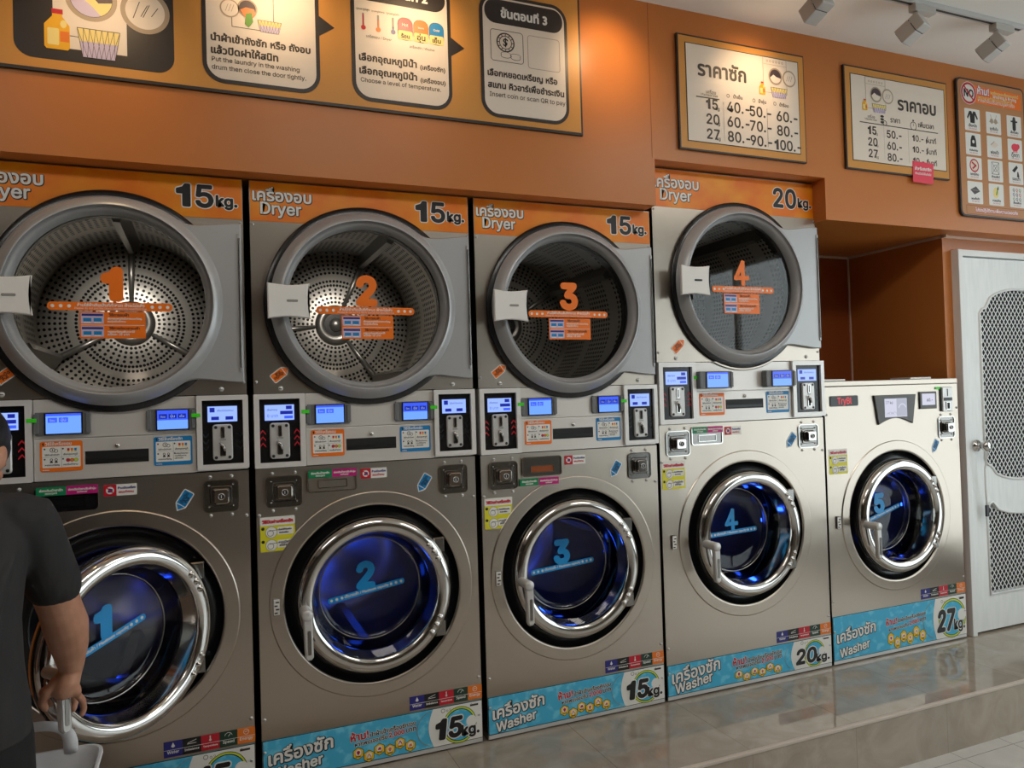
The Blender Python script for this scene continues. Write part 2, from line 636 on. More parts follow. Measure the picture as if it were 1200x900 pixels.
        def put(rad, mm, yy, n, dx=0, dz=0):
            offs = [(0, 0)] if rad == 0 else [(rad * cos(2 * pi * i / n), rad * sin(2 * pi * i / n)) for i in range(n)] + [(0, 0)]
            for ki, (ox, oz) in enumerate(offs):
                pts = []
                for px, pz in base:
                    qx, qz = self.q(px + ox + dx, pz + oz + dz)
                    pts.append((qx, yy + ki * 1.5e-5, qz))
                self.add(pts, fs, mm)
        if out:
            put(out + bold, om, y + 0.00025, 12, *odrop)
        put(bold, m, y, 8)
        return self

    def build(self, name, parent=None, origin=(0, 0, 0), label=None):
        me = bpy.data.meshes.new(name)
        ox, oy, oz = origin
        me.from_pydata([(a - ox, b - oy, c - oz) for a, b, c in self.v], [], self.f)
        for n in self.mats:
            me.materials.append(MATS[n])
        me.polygons.foreach_set('material_index', self.mi)
        me.polygons.foreach_set('use_smooth', self.sm)
        me.update()
        o = bpy.data.objects.new(name, me)
        COL.objects.link(o)
        o.location = origin
        if parent is not None:
            o.parent = parent
        if label:
            o['label'] = label
        return o


def inset(pts, d):
    n = len(pts)
    res = []
    for i in range(n):
        p0, p1, p2 = pts[i - 1], pts[i], pts[(i + 1) % n]
        a = (p1[0] - p0[0], p1[1] - p0[1])
        b = (p2[0] - p1[0], p2[1] - p1[1])
        la, lb = hypot(*a) or 1e-9, hypot(*b) or 1e-9
        n1, n2 = (-a[1] / la, a[0] / la), (-b[1] / lb, b[0] / lb)
        mx, mz = n1[0] + n2[0], n1[1] + n2[1]
        l2 = mx * mx + mz * mz or 1e-9
        k = min(2 / l2, 2.0)
        res.append((p1[0] + mx * d * k, p1[1] + mz * d * k))
    return res


def rrect(x0, x1, z0, z1, r, k=5):
    r = max(min(r, (x1 - x0) / 2 - 1e-5, (z1 - z0) / 2 - 1e-5), 1e-5)
    p = []
    for cx, cz, a in ((x1 - r, z0 + r, -pi / 2), (x1 - r, z1 - r, 0), (x0 + r, z1 - r, pi / 2), (x0 + r, z0 + r, pi)):
        for i in range(k + 1):
            t = a + pi / 2 * i / k
            p.append((cx + r * cos(t), cz + r * sin(t)))
    return p


def thing(name, loc, label, cat, group=None):
    o = bpy.data.objects.new(name, None)
    o.empty_display_size = 0.1
    COL.objects.link(o)
    o.location = loc
    return tag(o, label, cat, group)


def tag(o, label, cat, group=None):
    o['label'] = label
    o['category'] = cat
    if group:
        o['group'] = group
    return o


def structure(o, label=None):
    o['kind'] = 'structure'
    if label:
        o['label'] = label
    return o


def screws(pts, root, y=0.0, r=0.006, name='screw'):
    for x, z in pts:
        m = MB()
        m.lathe([(r, y), (r, y - .002), (r * .7, y - .0042), (0.0005, y - .005)], x, z, 'satin_metal', 12)
        m.box(x - r * .6, x + r * .6, y - .0052, y - .0046, z - r * .1, z + r * .1, 'plastic_black')
        m.build(name, root)

# ------------------------------------------------------------------ the room
ZF, PE, YW, ZC = -0.212, -0.490, -0.080, 2.905      # shop floor, platform edge, bulkhead plane, ceiling
XL, XR, YB = -3.2, 5.0, -5.6
XN, YN = 3.39, 0.640                               # niche: right cheek and back
m = MB(); m.box(XL, XR, YB, PE + .02, ZF - .1, ZF, 'floor_tile')
structure(m.build('floor'), 'light grey square tiles of the shop floor in front of the platform')
m = MB(); m.box(XL, XR, PE + .012, 0.95, -.12, 0, 'platform_tile')
structure(m.build('platform'), 'raised glossy beige tiled platform under the machines')
m = MB(); m.box(XL, XR, PE, PE + .012, ZF, -.006, 'riser_tile')
structure(m.build('platform_riser'), 'beige tiled riser of the platform')
m = MB(); m.box(XL, XR, PE - .003, PE + .014, -.012, 0.0015, 'trim_white', .003)
structure(m.build('trim_1'), 'pale nosing along the platform edge')
m = MB(); m.box(XL, XR, YB, 0.95, ZC, ZC + .1, 'ceiling')
structure(m.build('ceiling'), 'off white ceiling')
# bulkhead over the machines: one stepped orange front
for nm, x0, x1, z0 in (('wall_back_left', XL, 1.580, 2.065), ('wall_back_middle', 1.580, 2.497, 2.257), ('wall_back_right', 2.497, XR, 2.065)):
    m = MB(); m.box(x0, x1, YW, 0.95, z0, ZC, 'orange_wall')
    structure(m.build(nm), 'orange painted bulkhead wall above the machines')
m = MB(); m.box(1.5685, 1.570, YW - .0008, YW, 2.26, ZC, 'niche_wall')
structure(m.build('trim_3'), 'hairline joint in the orange wall')
# niche above the last washer and pier by the door
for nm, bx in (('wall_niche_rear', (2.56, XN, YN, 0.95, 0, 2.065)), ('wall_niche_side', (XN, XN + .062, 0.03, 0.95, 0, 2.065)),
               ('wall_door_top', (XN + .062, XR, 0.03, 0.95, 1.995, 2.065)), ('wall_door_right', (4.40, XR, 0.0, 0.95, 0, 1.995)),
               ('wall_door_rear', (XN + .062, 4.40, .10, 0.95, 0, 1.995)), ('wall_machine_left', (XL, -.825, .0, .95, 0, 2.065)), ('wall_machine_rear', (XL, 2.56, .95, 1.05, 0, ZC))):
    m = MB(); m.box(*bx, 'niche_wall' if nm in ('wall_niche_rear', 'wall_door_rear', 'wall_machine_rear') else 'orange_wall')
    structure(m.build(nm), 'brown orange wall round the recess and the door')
m = MB(); m.box(XN - .006, XN, .0, YN, 2.051, 2.0645, 'niche_trim'); m.box(XN - .006, XR, .022, .030, 2.052, 2.0645, 'niche_trim')
m.box(2.57, XN, YN - .006, YN, 2.051, 2.0645, 'niche_trim'); m.box(XN - .008, XN, YN - .008, YN, 1.33, 2.055, 'niche_trim')
structure(m.build('trim_2'), 'thin pale corner trim inside the recess')
# the shop behind the camera: side wall, rear wall, street window on the right
m = MB(); m.box(XL - .1, XL, YB, 0.95, ZF, ZC, 'room_wall_dark')
structure(m.build('wall_left'), 'side wall of the shop')
m = MB(); m.box(XL, XR, YB - .1, YB, ZF, ZC, 'room_wall')
structure(m.build('wall_rear'), 'rear wall of the shop opposite the machines')
WZ0, WZ1, WY0, WY1 = 0.05, 2.62, -5.2, -0.62
m = MB()
m.box(XR, XR + .1, YB, WY0, ZF, ZC, 'room_wall'); m.box(XR, XR + .1, WY1, 0.95, ZF, ZC, 'room_wall')
m.box(XR, XR + .1, WY0, WY1, ZF, WZ0, 'room_wall'); m.box(XR, XR + .1, WY0, WY1, WZ1, ZC, 'room_wall')
structure(m.build('wall_right'), 'shop front wall around the street window')
m = MB()
for yy in (WY0, -3.7, -2.15, WY1 - .05):
    m.box(XR + .02, XR + .08, yy, yy + .05, WZ0, WZ1, 'rail_white')
m.box(XR + .02, XR + .08, WY0, WY1, WZ0, WZ0 + .05, 'rail_white'); m.box(XR + .02, XR + .08, WY0, WY1, WZ1 - .05, WZ1, 'rail_white')
wf = structure(m.build('window_1'), 'street window of the shop')
m = MB(); m.box(XR + .045, XR + .051, WY0, WY1, WZ0, WZ1, 'pane_glass')
m.build('pane', wf)

# door at the right end
dx0, dx1 = 3.452, 4.40
m = MB()
m.box(dx0, dx0 + .032, -.012, .06, 0, 1.99, 'door_white', .003)
m.box(dx1 - .032, dx1, -.012, .06, 0, 1.99, 'door_white', .003)
m.box(dx0 + .0305, dx1 - .0305, -.0115, .059, 1.958, 1.9895, 'door_white', .003)
door = structure(m.build('door_1'), 'white door with expanded metal grilles at the right end')
a0, a1 = dx0 + .036, dx1 - .036
gx0, gx1 = 3.612, 4.24


def grille_outline(x0, x1, z0, z1, top=None, bot=None, n=14):
    """straight sides; arched top with a small shoulder; bottom straight or curved (sign of bot)"""
    pts = []
    mid, hw = (x0 + x1) / 2, (x1 - x0) / 2
    if bot:
        for i in range(n + 1):
            t = -1 + 2 * i / n
            pts.append((mid + hw * .86 * t, z0 - bot * (1 - t * t) ** .5))
        pts = [(x0, z0 + .03), (x0 + .02, z0 + .005)] + pts + [(x1 - .02, z0 + .005), (x1, z0 + .03)]
    else:
        pts = [(x0, z0), (x1, z0)]
    if top:
        arc = []
        for i in range(n + 1):
            t = 1 - 2 * i / n
            arc.append((mid + hw * .86 * t, z1 + top * (max(0, 1 - t * t) ** .5)))
        pts += [(x1, z1 - .03), (x1 - .02, z1 - .005)] + arc + [(x0 + .02, z1 - .005), (x0, z1 - .03)]
    else:
        pts += [(x1, z1), (x0, z1)]
    return pts


up_o = grille_outline(gx0, gx1, .862, 1.690, .105, .085)
lo_o = grille_outline(gx0, gx1, .195, .672, -.075, None)


def holes_plate(b_out, holes, y0, y1, mname, name, parent):
    """door leaf with cut-outs, filled with the scan-fill of its edges"""
    b = bmesh.new()
    loops = [b_out] + holes
    es = []
    for lp in loops:
        vs = [b.verts.new((x, y0, z)) for x, z in lp]
        es += [b.edges.new((vs[i], vs[(i + 1) % len(vs)])) for i in range(len(vs))]
    r = bmesh.ops.triangle_fill(b, use_beauty=True, edges=es)
    fs = [g for g in b.faces]
    ext = bmesh.ops.extrude_face_region(b, geom=fs)
    for g in ext['geom']:
        if isinstance(g, bmesh.types.BMVert):
            g.co.y = y1
    bmesh.ops.recalc_face_normals(b, faces=b.faces)
    return MB().bm(b, mname).build(name, parent)


leaf = holes_plate([(a0, .012), (a1, .012), (a1, 1.952), (a0, 1.952)], [up_o, lo_o], .004, .040, 'door_paint', 'door_panel', door)


def inside(p, poly):
    c = False
    n = len(poly)
    for i in range(n):
        x0, z0 = poly[i]
        x1, z1 = poly[(i + 1) % n]
        if (z0 > p[1]) != (z1 > p[1]) and p[0] < (x1 - x0) * (p[1] - z0) / (z1 - z0) + x0:
            c = not c
    return c


def grille(poly, name, label):
    m = MB()
    sx, sz = .0305, .0205
    zs = [z for _, z in poly]
    for diag in (1, -1):
        i0 = -60
        for i in range(-90, 110):
            # a slanted strand, cut to the outline
            seg_ = None
            for k in range(0, 260):
                z = min(zs) + k * sz / 4
                x = gx0 + i * sx + diag * (z - min(zs)) / sz * sx / 2 * 1.0 + (0 if diag > 0 else sx * 0)
                if z > max(zs):
                    break
                ins_ = inside((x, z), poly)
                if ins_ and seg_ is None:
                    seg_ = (x, z)
                if seg_ and (not ins_):
                    m.line([seg_, (x, z)], .0054, .010 + .0012 * diag, 'mesh_white')
                    seg_ = None
                last = (x, z)
            if seg_:
                m.line([seg_, last], .0054, .010 + .0012 * diag, 'mesh_white')
    # raised beading round the opening
    pts = [(x, .002, z) for x, z in poly]
    m.tube(pts, .0065, 'mesh_white', 8, closed=True)
    m.build(name, door, label=label)


grille(up_o, 'grille', 'tall arched upper grille')
grille(lo_o, 'grille', 'lower grille with curved top')
m = MB(); m.box(gx0 - .03, gx1 + .03, .060, .070, .15, 1.85, 'door_back')
m.build('backing_sheet', door)
m = MB()
m.lathe([(.030, .004), (.030, -.004), (.012, -.008), (.012, -.030), (.022, -.036), (.028, -.048), (.027, -.062), (.016, -.070), (.001, -.072)], 3.548, .972, 'chrome', 32)
m.build('door_knob', door)
k = thing('keychain', (3.556, -.014, .95), 'black key fob on a white cord hanging from the door knob', 'keychain')
m = MB()
cpath = [(-.004, -.030, .034), (.006, -.034, .0), (.004, -.014, -.10), (.012, -.008, -.20), (.018, -.006, -.285)]
m.tube(cpath, .0022, 'cord_white', 8); m.tube([(p[0] + .007, p[1], p[2]) for p in cpath], .0018, 'cord_white', 8)
m.build('cord', k)
m = MB(); m.box(.010, .034, -.012, -.002, -.345, -.285, 'plastic_black', .004); m.build('fob', k)
m = MB(); m.box(.020, .027, -.008, -.005, -.40, -.345, 'satin_metal', .001); m.lathe([(.009, -.008), (.009, -.005), (.004, -.005), (.004, -.008), (.009, -.008)], .0235, -.352, 'satin_metal', 16)
m.build('key', k)

# ------------------------------------------------------------------ machines


def numeral(m, num, cx, z, mat_, y, h, bold):
    if num == '4':                      # open strokes with rounded ends
        w = h * .22
        pts = [(cx + h * .12, z + h * .95), (cx - h * .26, z + h * .27), (cx + h * .36, z + h * .27)]
        m.line(pts, w * .92, y, mat_)
        m.line([(cx + h * .13, z + h * .06), (cx + h * .13, z + h * .93)], w, y - .00005, mat_)
        for i, p in enumerate(pts + [(cx + h * .13, z + h * .02)]):
            m.disc(p[0], p[1], w * .5, y - .0001 - .00003 * i, mat_, 20)
        return
    m.text(num, cx, z, mat_, y, h=h, align='C', bold=bold, res=6)


def lock_box(m_root, x0, x1, z0, z1):
    m = MB()
    m.rframe(x0, x1, z0, z1, .016, .0032, -.005, 0, 'chrome')
    m.rr(x0 + .003, x1 - .003, z0 + .003, z1 - .003, .013, -.0012, 0, 'lock_metal')
    w = x1 - x0
    for k_, (d, y0, y1) in enumerate(((.020, -.006, -.0012), (.028, -.012, -.006))):
        m.rr(x0 + d, x1 - d, z0 + d, z1 - d, .010, y0, y1, 'lock_metal', .003)
    f = m.build('coin_box', m_root)
    m = MB()
    d = w * .29
    m.rr(x0 + d, x1 - d, z0 + d * .9, z1 - d * .9, .009, -.030, -.012, 'chrome', .003)
    cx, cz = (x0 + x1) / 2, (z0 + z1) / 2
    m.lathe([(.011, -.0305), (.011, -.034), (.0085, -.034), (.0085, -.032)], cx, cz, 'chrome', 24)
    m.disc(cx, cz, .0085, -.0322, 'plastic_black', 20)
    m.box(cx - .0012, cx + .0012, -.0335, -.0322, cz - .005, cz + .005, 'satin_metal')
    m.build('lock', f)
    m = MB()
    for sx_ in (x0 + .018, x1 - .018):
        for sz_ in (z0 + .018, z1 - .018):
            m.lathe([(.0036, -.0012), (.0036, -.004), (.0005, -.006)], sx_, sz_, 'chrome', 10)
    m.build('rivets', f)
    screws([(x0 + .022, z1 + .010), (x1 - .022, z1 + .010), (x0 + .022, z0 - .010), (x1 - .022, z0 - .010)], m_root)


def icon_scribble(m, x0, x1, z0, z1, y, kind):
    """small line pictures on the stickers"""
    cx, cz, w, h = (x0 + x1) / 2, (z0 + z1) / 2, x1 - x0, z1 - z0
    if kind == 'coin':
        m.ring(cx - w * .1, cz + h * .1, h * .28, h * .36, y, 'ink', 20)
        m.ring(cx + w * .2, cz - h * .05, h * .2, h * .27, y, 'ink', 20)
        m.rect(cx - w * .14, cx - w * .06, cz - h * .05, cz + h * .25, y, 'ink')
    elif kind == 'temp':
        for k_, c in enumerate(('sticker_red', 'energy_orange', 'sticker_blue')):
            xx = x0 + w * (.2 + .3 * k_)
            m.rect(xx - w * .1, xx + w * .1, cz - h * .1, cz + h * .3, y, c)
            m.rect(xx - w * .1, xx + w * .1, cz - h * .35, cz - h * .1, y, 'pale_yellow')
    elif kind == 'hand':
        for k_ in (-.2, .2):
            m.ring(cx + w * k_, cz + h * .18, h * .12, h * .2, y, 'ink', 14)
            m.poly([(cx + w * k_ - h * .22, cz - h * .3), (cx + w * k_ + h * .22, cz - h * .3), (cx + w * k_ + h * .12, cz), (cx + w * k_ - h * .12, cz)], y, 'ink_soft')
    else:
        for k_, c in enumerate(('sticker_red', 'energy_orange', 'ring_lime')):
            xx = x0 + w * (.16 + .34 * k_)
            m.disc(xx, cz + h * .05, h * .24, y, c, 16)
            m.ring(xx, cz + h * .05, h * .24, h * .28, y, 'ink', 16)


def guide_sticker(root, x0, x1, z0, z1, col, last, y=-.0012, label=None, header='วิธีใช้เครื่องอบ'):
    m = MB()
    w, h = x1 - x0, z1 - z0
    m.rr(x0, x1, z0, z1, .006, y, y + .001, col)
    m.rr(x0 + w * .05, x1 - w * .05, z0 + h * .13, z1 - h * .17, .003, y - .0003, y, 'white')
    m.text(header, x0 + w * .12, z1 - h * .13, 'white', y - .0006, w=w * .62, bold=.0004)
    m.text('1', x0 + w * .05, z1 - h * .135, 'ink', y - .0006, h=h * .09, bold=.0005)
    cx, cz = (x0 + x1) / 2, z0 + h * .48
    m.rect(cx - w * .004, cx + w * .004, z0 + h * .15, z1 - h * .19, y - .0006, 'grey_line')
    m.rect(x0 + w * .07, x1 - w * .07, cz - h * .004, cz + h * .004, y - .0006, 'grey_line')
    kinds = ('coin', 'temp', 'hand', last)
    txt = ('ใส่ผ้าแล้วปิดฝา', 'เลือกอุณหภูมิ', 'หยอดเหรียญ', 'กดเริ่มทำงาน')
    for k_ in range(4):
        qx0 = x0 + w * .07 if k_ % 2 == 0 else cx
        qz0 = cz if k_ < 2 else z0 + h * .14
        qw, qh = w * .43, h * .33
        m.disc(qx0 + w * .035, qz0 + qh * .82, w * .022, y - .0006, 'ink', 12)
        if kinds[k_] == 'text':
            for r_ in range(3):
                m.text(('กดเลือกโปรแกรม', 'ตามที่ต้องการ', 'แล้วกดเริ่ม')[r_], qx0 + qw * .08, qz0 + qh * (.72 - .25 * r_), 'ink', y - .0006, w=qw * (.8, .7, .5)[r_], bold=.0002)
        else:
            icon_scribble(m, qx0 + qw * .25, qx0 + qw * .9, qz0 + qh * .32, qz0 + qh * .98, y - .0006, kinds[k_])
            m.text(txt[k_], qx0 + qw * .1, qz0 + qh * .16, 'ink', y - .0006, w=qw * .78, bold=.0002)
    m.text('หมายเหตุ', x0 + w * .06, z0 + h * .04, 'white', y - .0006, w=w * .14, bold=.0003)
    m.build('guide_sticker', root, label=label)


def tag_sticker(root, x0, z0, x1, z1, col, label):
    """pencil-shaped arrow sticker; (x0,z0) point end .. (x1,z1) blunt end"""
    m = MB()
    L = hypot(x1 - x0, z1 - z0)
    m.frame(x0, z0, atan2(z1 - z0, x1 - x0))
    hw = L * .25
    o1 = [(0, 0), (L * .28, -hw), (L * .95, -hw), (L, -hw * .8), (L, hw * .8), (L * .95, hw), (L * .28, hw)]
    m.prism(o1, -.0010, 0, 'white')
    i1 = inset(o1, L * .045)
    m.poly(i1, -.0013, col)
    m.line([(L * .30, -hw * .78), (L * .30, hw * .78)], L * .03, -.0016, 'white')
    m.text('ดึงเปิด', L * .38, -hw * .1, 'ink', -.0016, w=L * .5, bold=.0005)
    m.text('Pull', L * .48, -hw * .6, 'ink', -.0016, w=L * .26, bold=.0005)
    m.build('arrow_sticker', root, label=label)


def coin_panel(root, x0, x1, z0, z1, up_arrows, k):
    m = MB()
    m.rframe(x0, x1, z0, z1, .003, (x1 - x0) * .105, -.016, 0, 'frame_paint')
    m.rect(x0 + .012, x1 - .012, z0 + .012, z1 - .012, -.004, 'bezel')
    pan = m.build('coin_panel', root)
    w, h = x1 - x0, z1 - z0
    # screen
    sx0, sx1, sz0, sz1 = x0 + w * .21, x0 + w * .785, z0 + h * .64, z0 + h * .85
    m = MB()
    m.box(sx0, sx1, -.0065, -.004, sz0, sz1, 'screen_light')
    sw, sh = sx1 - sx0, sz1 - sz0
    if up_arrows:
        m.rect(sx0 + sw * .72, sx0 + sw * .92, sz0 + sh * .70, sz0 + sh * .93, -.0068, 'screen_navy')
        m.rect(sx0 + sw * .52, sx0 + sw * .95, sz0 + sh * .38, sz0 + sh * .60, -.0068, 'screen_navy')
        m.rect(sx0 + sw * .66, sx0 + sw * .95, sz0 + sh * .10, sz0 + sh * .28, -.0068, 'screen_blue')
        m.text('เงินทอน', sx0 + sw * .08, sz0 + sh * .62, 'screen_text', -.0068, w=sw * .34)
        m.text('0 บาท', sx0 + sw * .08, sz0 + sh * .2, 'screen_blue', -.0068, w=sw * .36)
    else:
        m.rect(sx0 + sw * .07, sx0 + sw * .24, sz0 + sh * .62, sz0 + sh * .92, -.0068, 'screen_navy')
        m.rect(sx0 + sw * .12, sx0 + sw * .38, sz0 + sh * .12, sz0 + sh * .34, -.0068, 'screen_navy')
        m.rect(sx0 + sw * .60, sx0 + sw * .86, sz0 + sh * .12, sz0 + sh * .34, -.0068, 'screen_navy')
        m.text('เลือกโปรแกรม', sx0 + sw * .32, sz0 + sh * .66, 'screen_text', -.0068, w=sw * .55)
    m.build('screen', pan)
    # coin acceptor
    ax0, ax1, az0, az1 = x0 + w * .30, x0 + w * .685, z0 + h * .12, z0 + h * .605
    m = MB()
    m.rr(ax0, ax1, az0, az1, .010, -.014, -.004, 'satin_metal', .003)
    aw, ah = ax1 - ax0, az1 - az0
    cx = (ax0 + ax1) / 2
    for fx in (.16, .84):
        for fz in (.08, .92):
            m.lathe([(.0052, -.014), (.0052, -.0155), (.003, -.0165), (.0003, -.0165)], ax0 + aw * fx, az0 + ah * fz, 'plastic_black', 12)
    m.rframe(cx - .006, cx + .006, az0 + ah * .62, az0 + ah * .93, .003, .003, -.0175, -.014, 'chrome')
    m.rect(cx - .003, cx + .003, az0 + ah * .64, az0 + ah * .91, -.0145, 'slot_black')
    m.text('COIN', cx, az0 + ah * .55, 'ink', -.0143, w=aw * .3, align='C')
    m.rframe(cx - .009, cx + .009, az0 + ah * .12, az0 + ah * .42, .004, .003, -.018, -.014, 'chrome')
    m.rect(cx - .006, cx + .006, az0 + ah * .14, az0 + ah * .40, -.0145, 'slot_black')
    m.tube([(cx - .010, -.020, az0 + ah * .50), (cx + .002, -.024, az0 + ah * .40), (cx + .006, -.020, az0 + ah * .26)], [.004, .005, .004], 'chrome', 8)
    m.build('coin_acceptor', pan)
    for fx in ((.165, .835)):
        m = MB()
        cxa = x0 + w * fx
        for r_ in range(3):
            zz = z0 + h * (.30 + .085 * r_)
            s_ = 1 if up_arrows else -1
            m.poly([(cxa, zz + s_ * .012), (cxa + .010, zz), (cxa + .010, zz - s_ * .006), (cxa, zz + s_ * .006), (cxa - .010, zz - s_ * .006), (cxa - .010, zz)], -.0046, 'arrow_red' if up_arrows else 'arrow_dark')
        m.build('arrow_lights', pan, label='red arrows pointing up' if up_arrows else 'dark arrows pointing down')


def console(x, z0, z1, W_, cl, cr_, label, deep=0.006, ml=None):
    """control console; cl, cr_: right edge of left coin panel, left edge of right coin panel (local x)"""
    root = thing('control_console', (x, 0, z0), label, 'control console', 'control consoles between the dryers and the washers')
    h = z1 - z0
    m = MB()
    m.box(.004, W_ - .004, .003, .72, .003, h - .003, 'console_paint')
    sm = h * .515
    m.box(cl, cr_, -.003, .003, .002, sm - .0012, 'console_paint', .0012)
    m.box(cl, cr_, -.0025, .003, sm + .0012, h - .002, 'console_paint', .0012)
    m.build('panel', root)
    coin_panel(root, .0, cl - .003, .002, h - .001, True, 0)
    coin_panel(root, cr_ + .003, W_, .008, h - .001, False, 1)
    mw = cr_ - cl
    # two small displays in brackets
    for k, (a, b) in enumerate(((.01, .33), (.69, .995))):
        bx0, bx1 = cl + mw * a, cl + mw * b
        bz0, bz1 = h * .56, h * .84
        m = MB()
        m.box(bx0, bx1, -.003 - deep, -.003, bz0, bz1, 'bracket_grey', .002)
        m.box(bx0 - .004, bx0 + .010, -.007 - deep, -.003, bz0 + .005, bz1 - .005, 'bracket_grey', .002)
        m.box(bx1 - .010, bx1 + .004, -.007 - deep, -.003, bz0 + .005, bz1 - .005, 'bracket_grey', .002)
        f = 'display_bracket'
        br = m.build(f, root)
        sx0, sx1 = bx0 + (bx1 - bx0) * .20, bx1 - (bx1 - bx0) * .15
        m = MB()
        yd = -.003 - deep
        m.box(sx0 - .004, sx1 + .004, yd - .004, yd, bz0 + .002, bz1 - .002, 'bezel')
        m.rect(sx0, sx1, bz0 + .005, bz1 - .005, yd - .0043, 'screen_sky' if k == 0 else 'screen_blue')
        if k == 1:
            m.rect(sx0, sx1, bz0 + .005, bz0 + (bz1 - bz0) * .48, yd - .0045, 'screen_sky')
        sw, sh = sx1 - sx0, bz1 - bz0
        m.rect(sx0, sx1, bz1 - .012, bz1 - .005, yd - .0047, 'screen_blue')
        for j in range(2 + k):
            q0 = sx0 + sw * (.06 + .31 * j)
            m.rect(q0, q0 + sw * .26, bz0 + sh * .55, bz0 + sh * .76, yd - .0049, 'screen_blue' if k == 0 else 'screen_navy')
            m.text(('ร้อน', 'อุ่น', 'เย็น')[j], q0 + sw * .05, bz0 + sh * .60, 'screen_light', yd - .0052, w=sw * .15)
        m.build('display', br)
        # green pay arrow over the joint
        gx = cl - .002 if k == 0 else cr_ + .002
        m = MB()
        zc = h * .745
        m.poly([(gx - .014, zc - .006), (gx + .010, zc - .006), (gx + .010, zc + .006), (gx - .014, zc + .006)], -.0172, 'neon_green')
        m.prism([(gx - .014, zc - .006), (gx + .012, zc - .006), (gx + .012, zc + .006), (gx - .014, zc + .006)], -.0170, -.0160, 'neon_green')
        m.build('green_tab', root)
    # slot and lock
    m = MB()
    s0, s1 = cl + mw * .30, cl + mw * .692
    z_ = h * (.185 if deep < .02 else .215)
    m.rframe(s0, s1, z_, z_ + .041, .001, .0015, -.0042, -.003, 'gap_black')
    m.rect(s0, s1, z_, z_ + .041, -.0036, 'slot_black')
    m.box(s0 + .004, s1 - .004, -.0044, -.0036, z_ + .006, z_ + .016, 'plastic_black')
    m.build('drawer_slot', root)
    m = MB()
    cx, cz = cl + mw * .497, z_ + .055
    m.lathe([(.0075, -.003), (.0075, -.007), (.005, -.010), (.0005, -.0105)], cx, cz, 'chrome', 16)
    m.box(cx - .0008, cx + .0008, -.0112, -.0105, cz - .003, cz + .003, 'plastic_black')
    m.build('drawer_lock', root)
    guide_sticker(root, cl + mw * .035, cl + mw * .285, h * .12, h * .485, 'sticker_orange', 'dots', -.0046, 'orange bordered picture guide', 'วิธีใช้เครื่องอบ')
    guide_sticker(root, cl + mw * .725, cl + mw * .975, h * .12, h * .485, 'sticker_blue', 'text', -.0046, 'blue bordered picture guide', 'วิธีใช้เครื่องซัก')
    return root


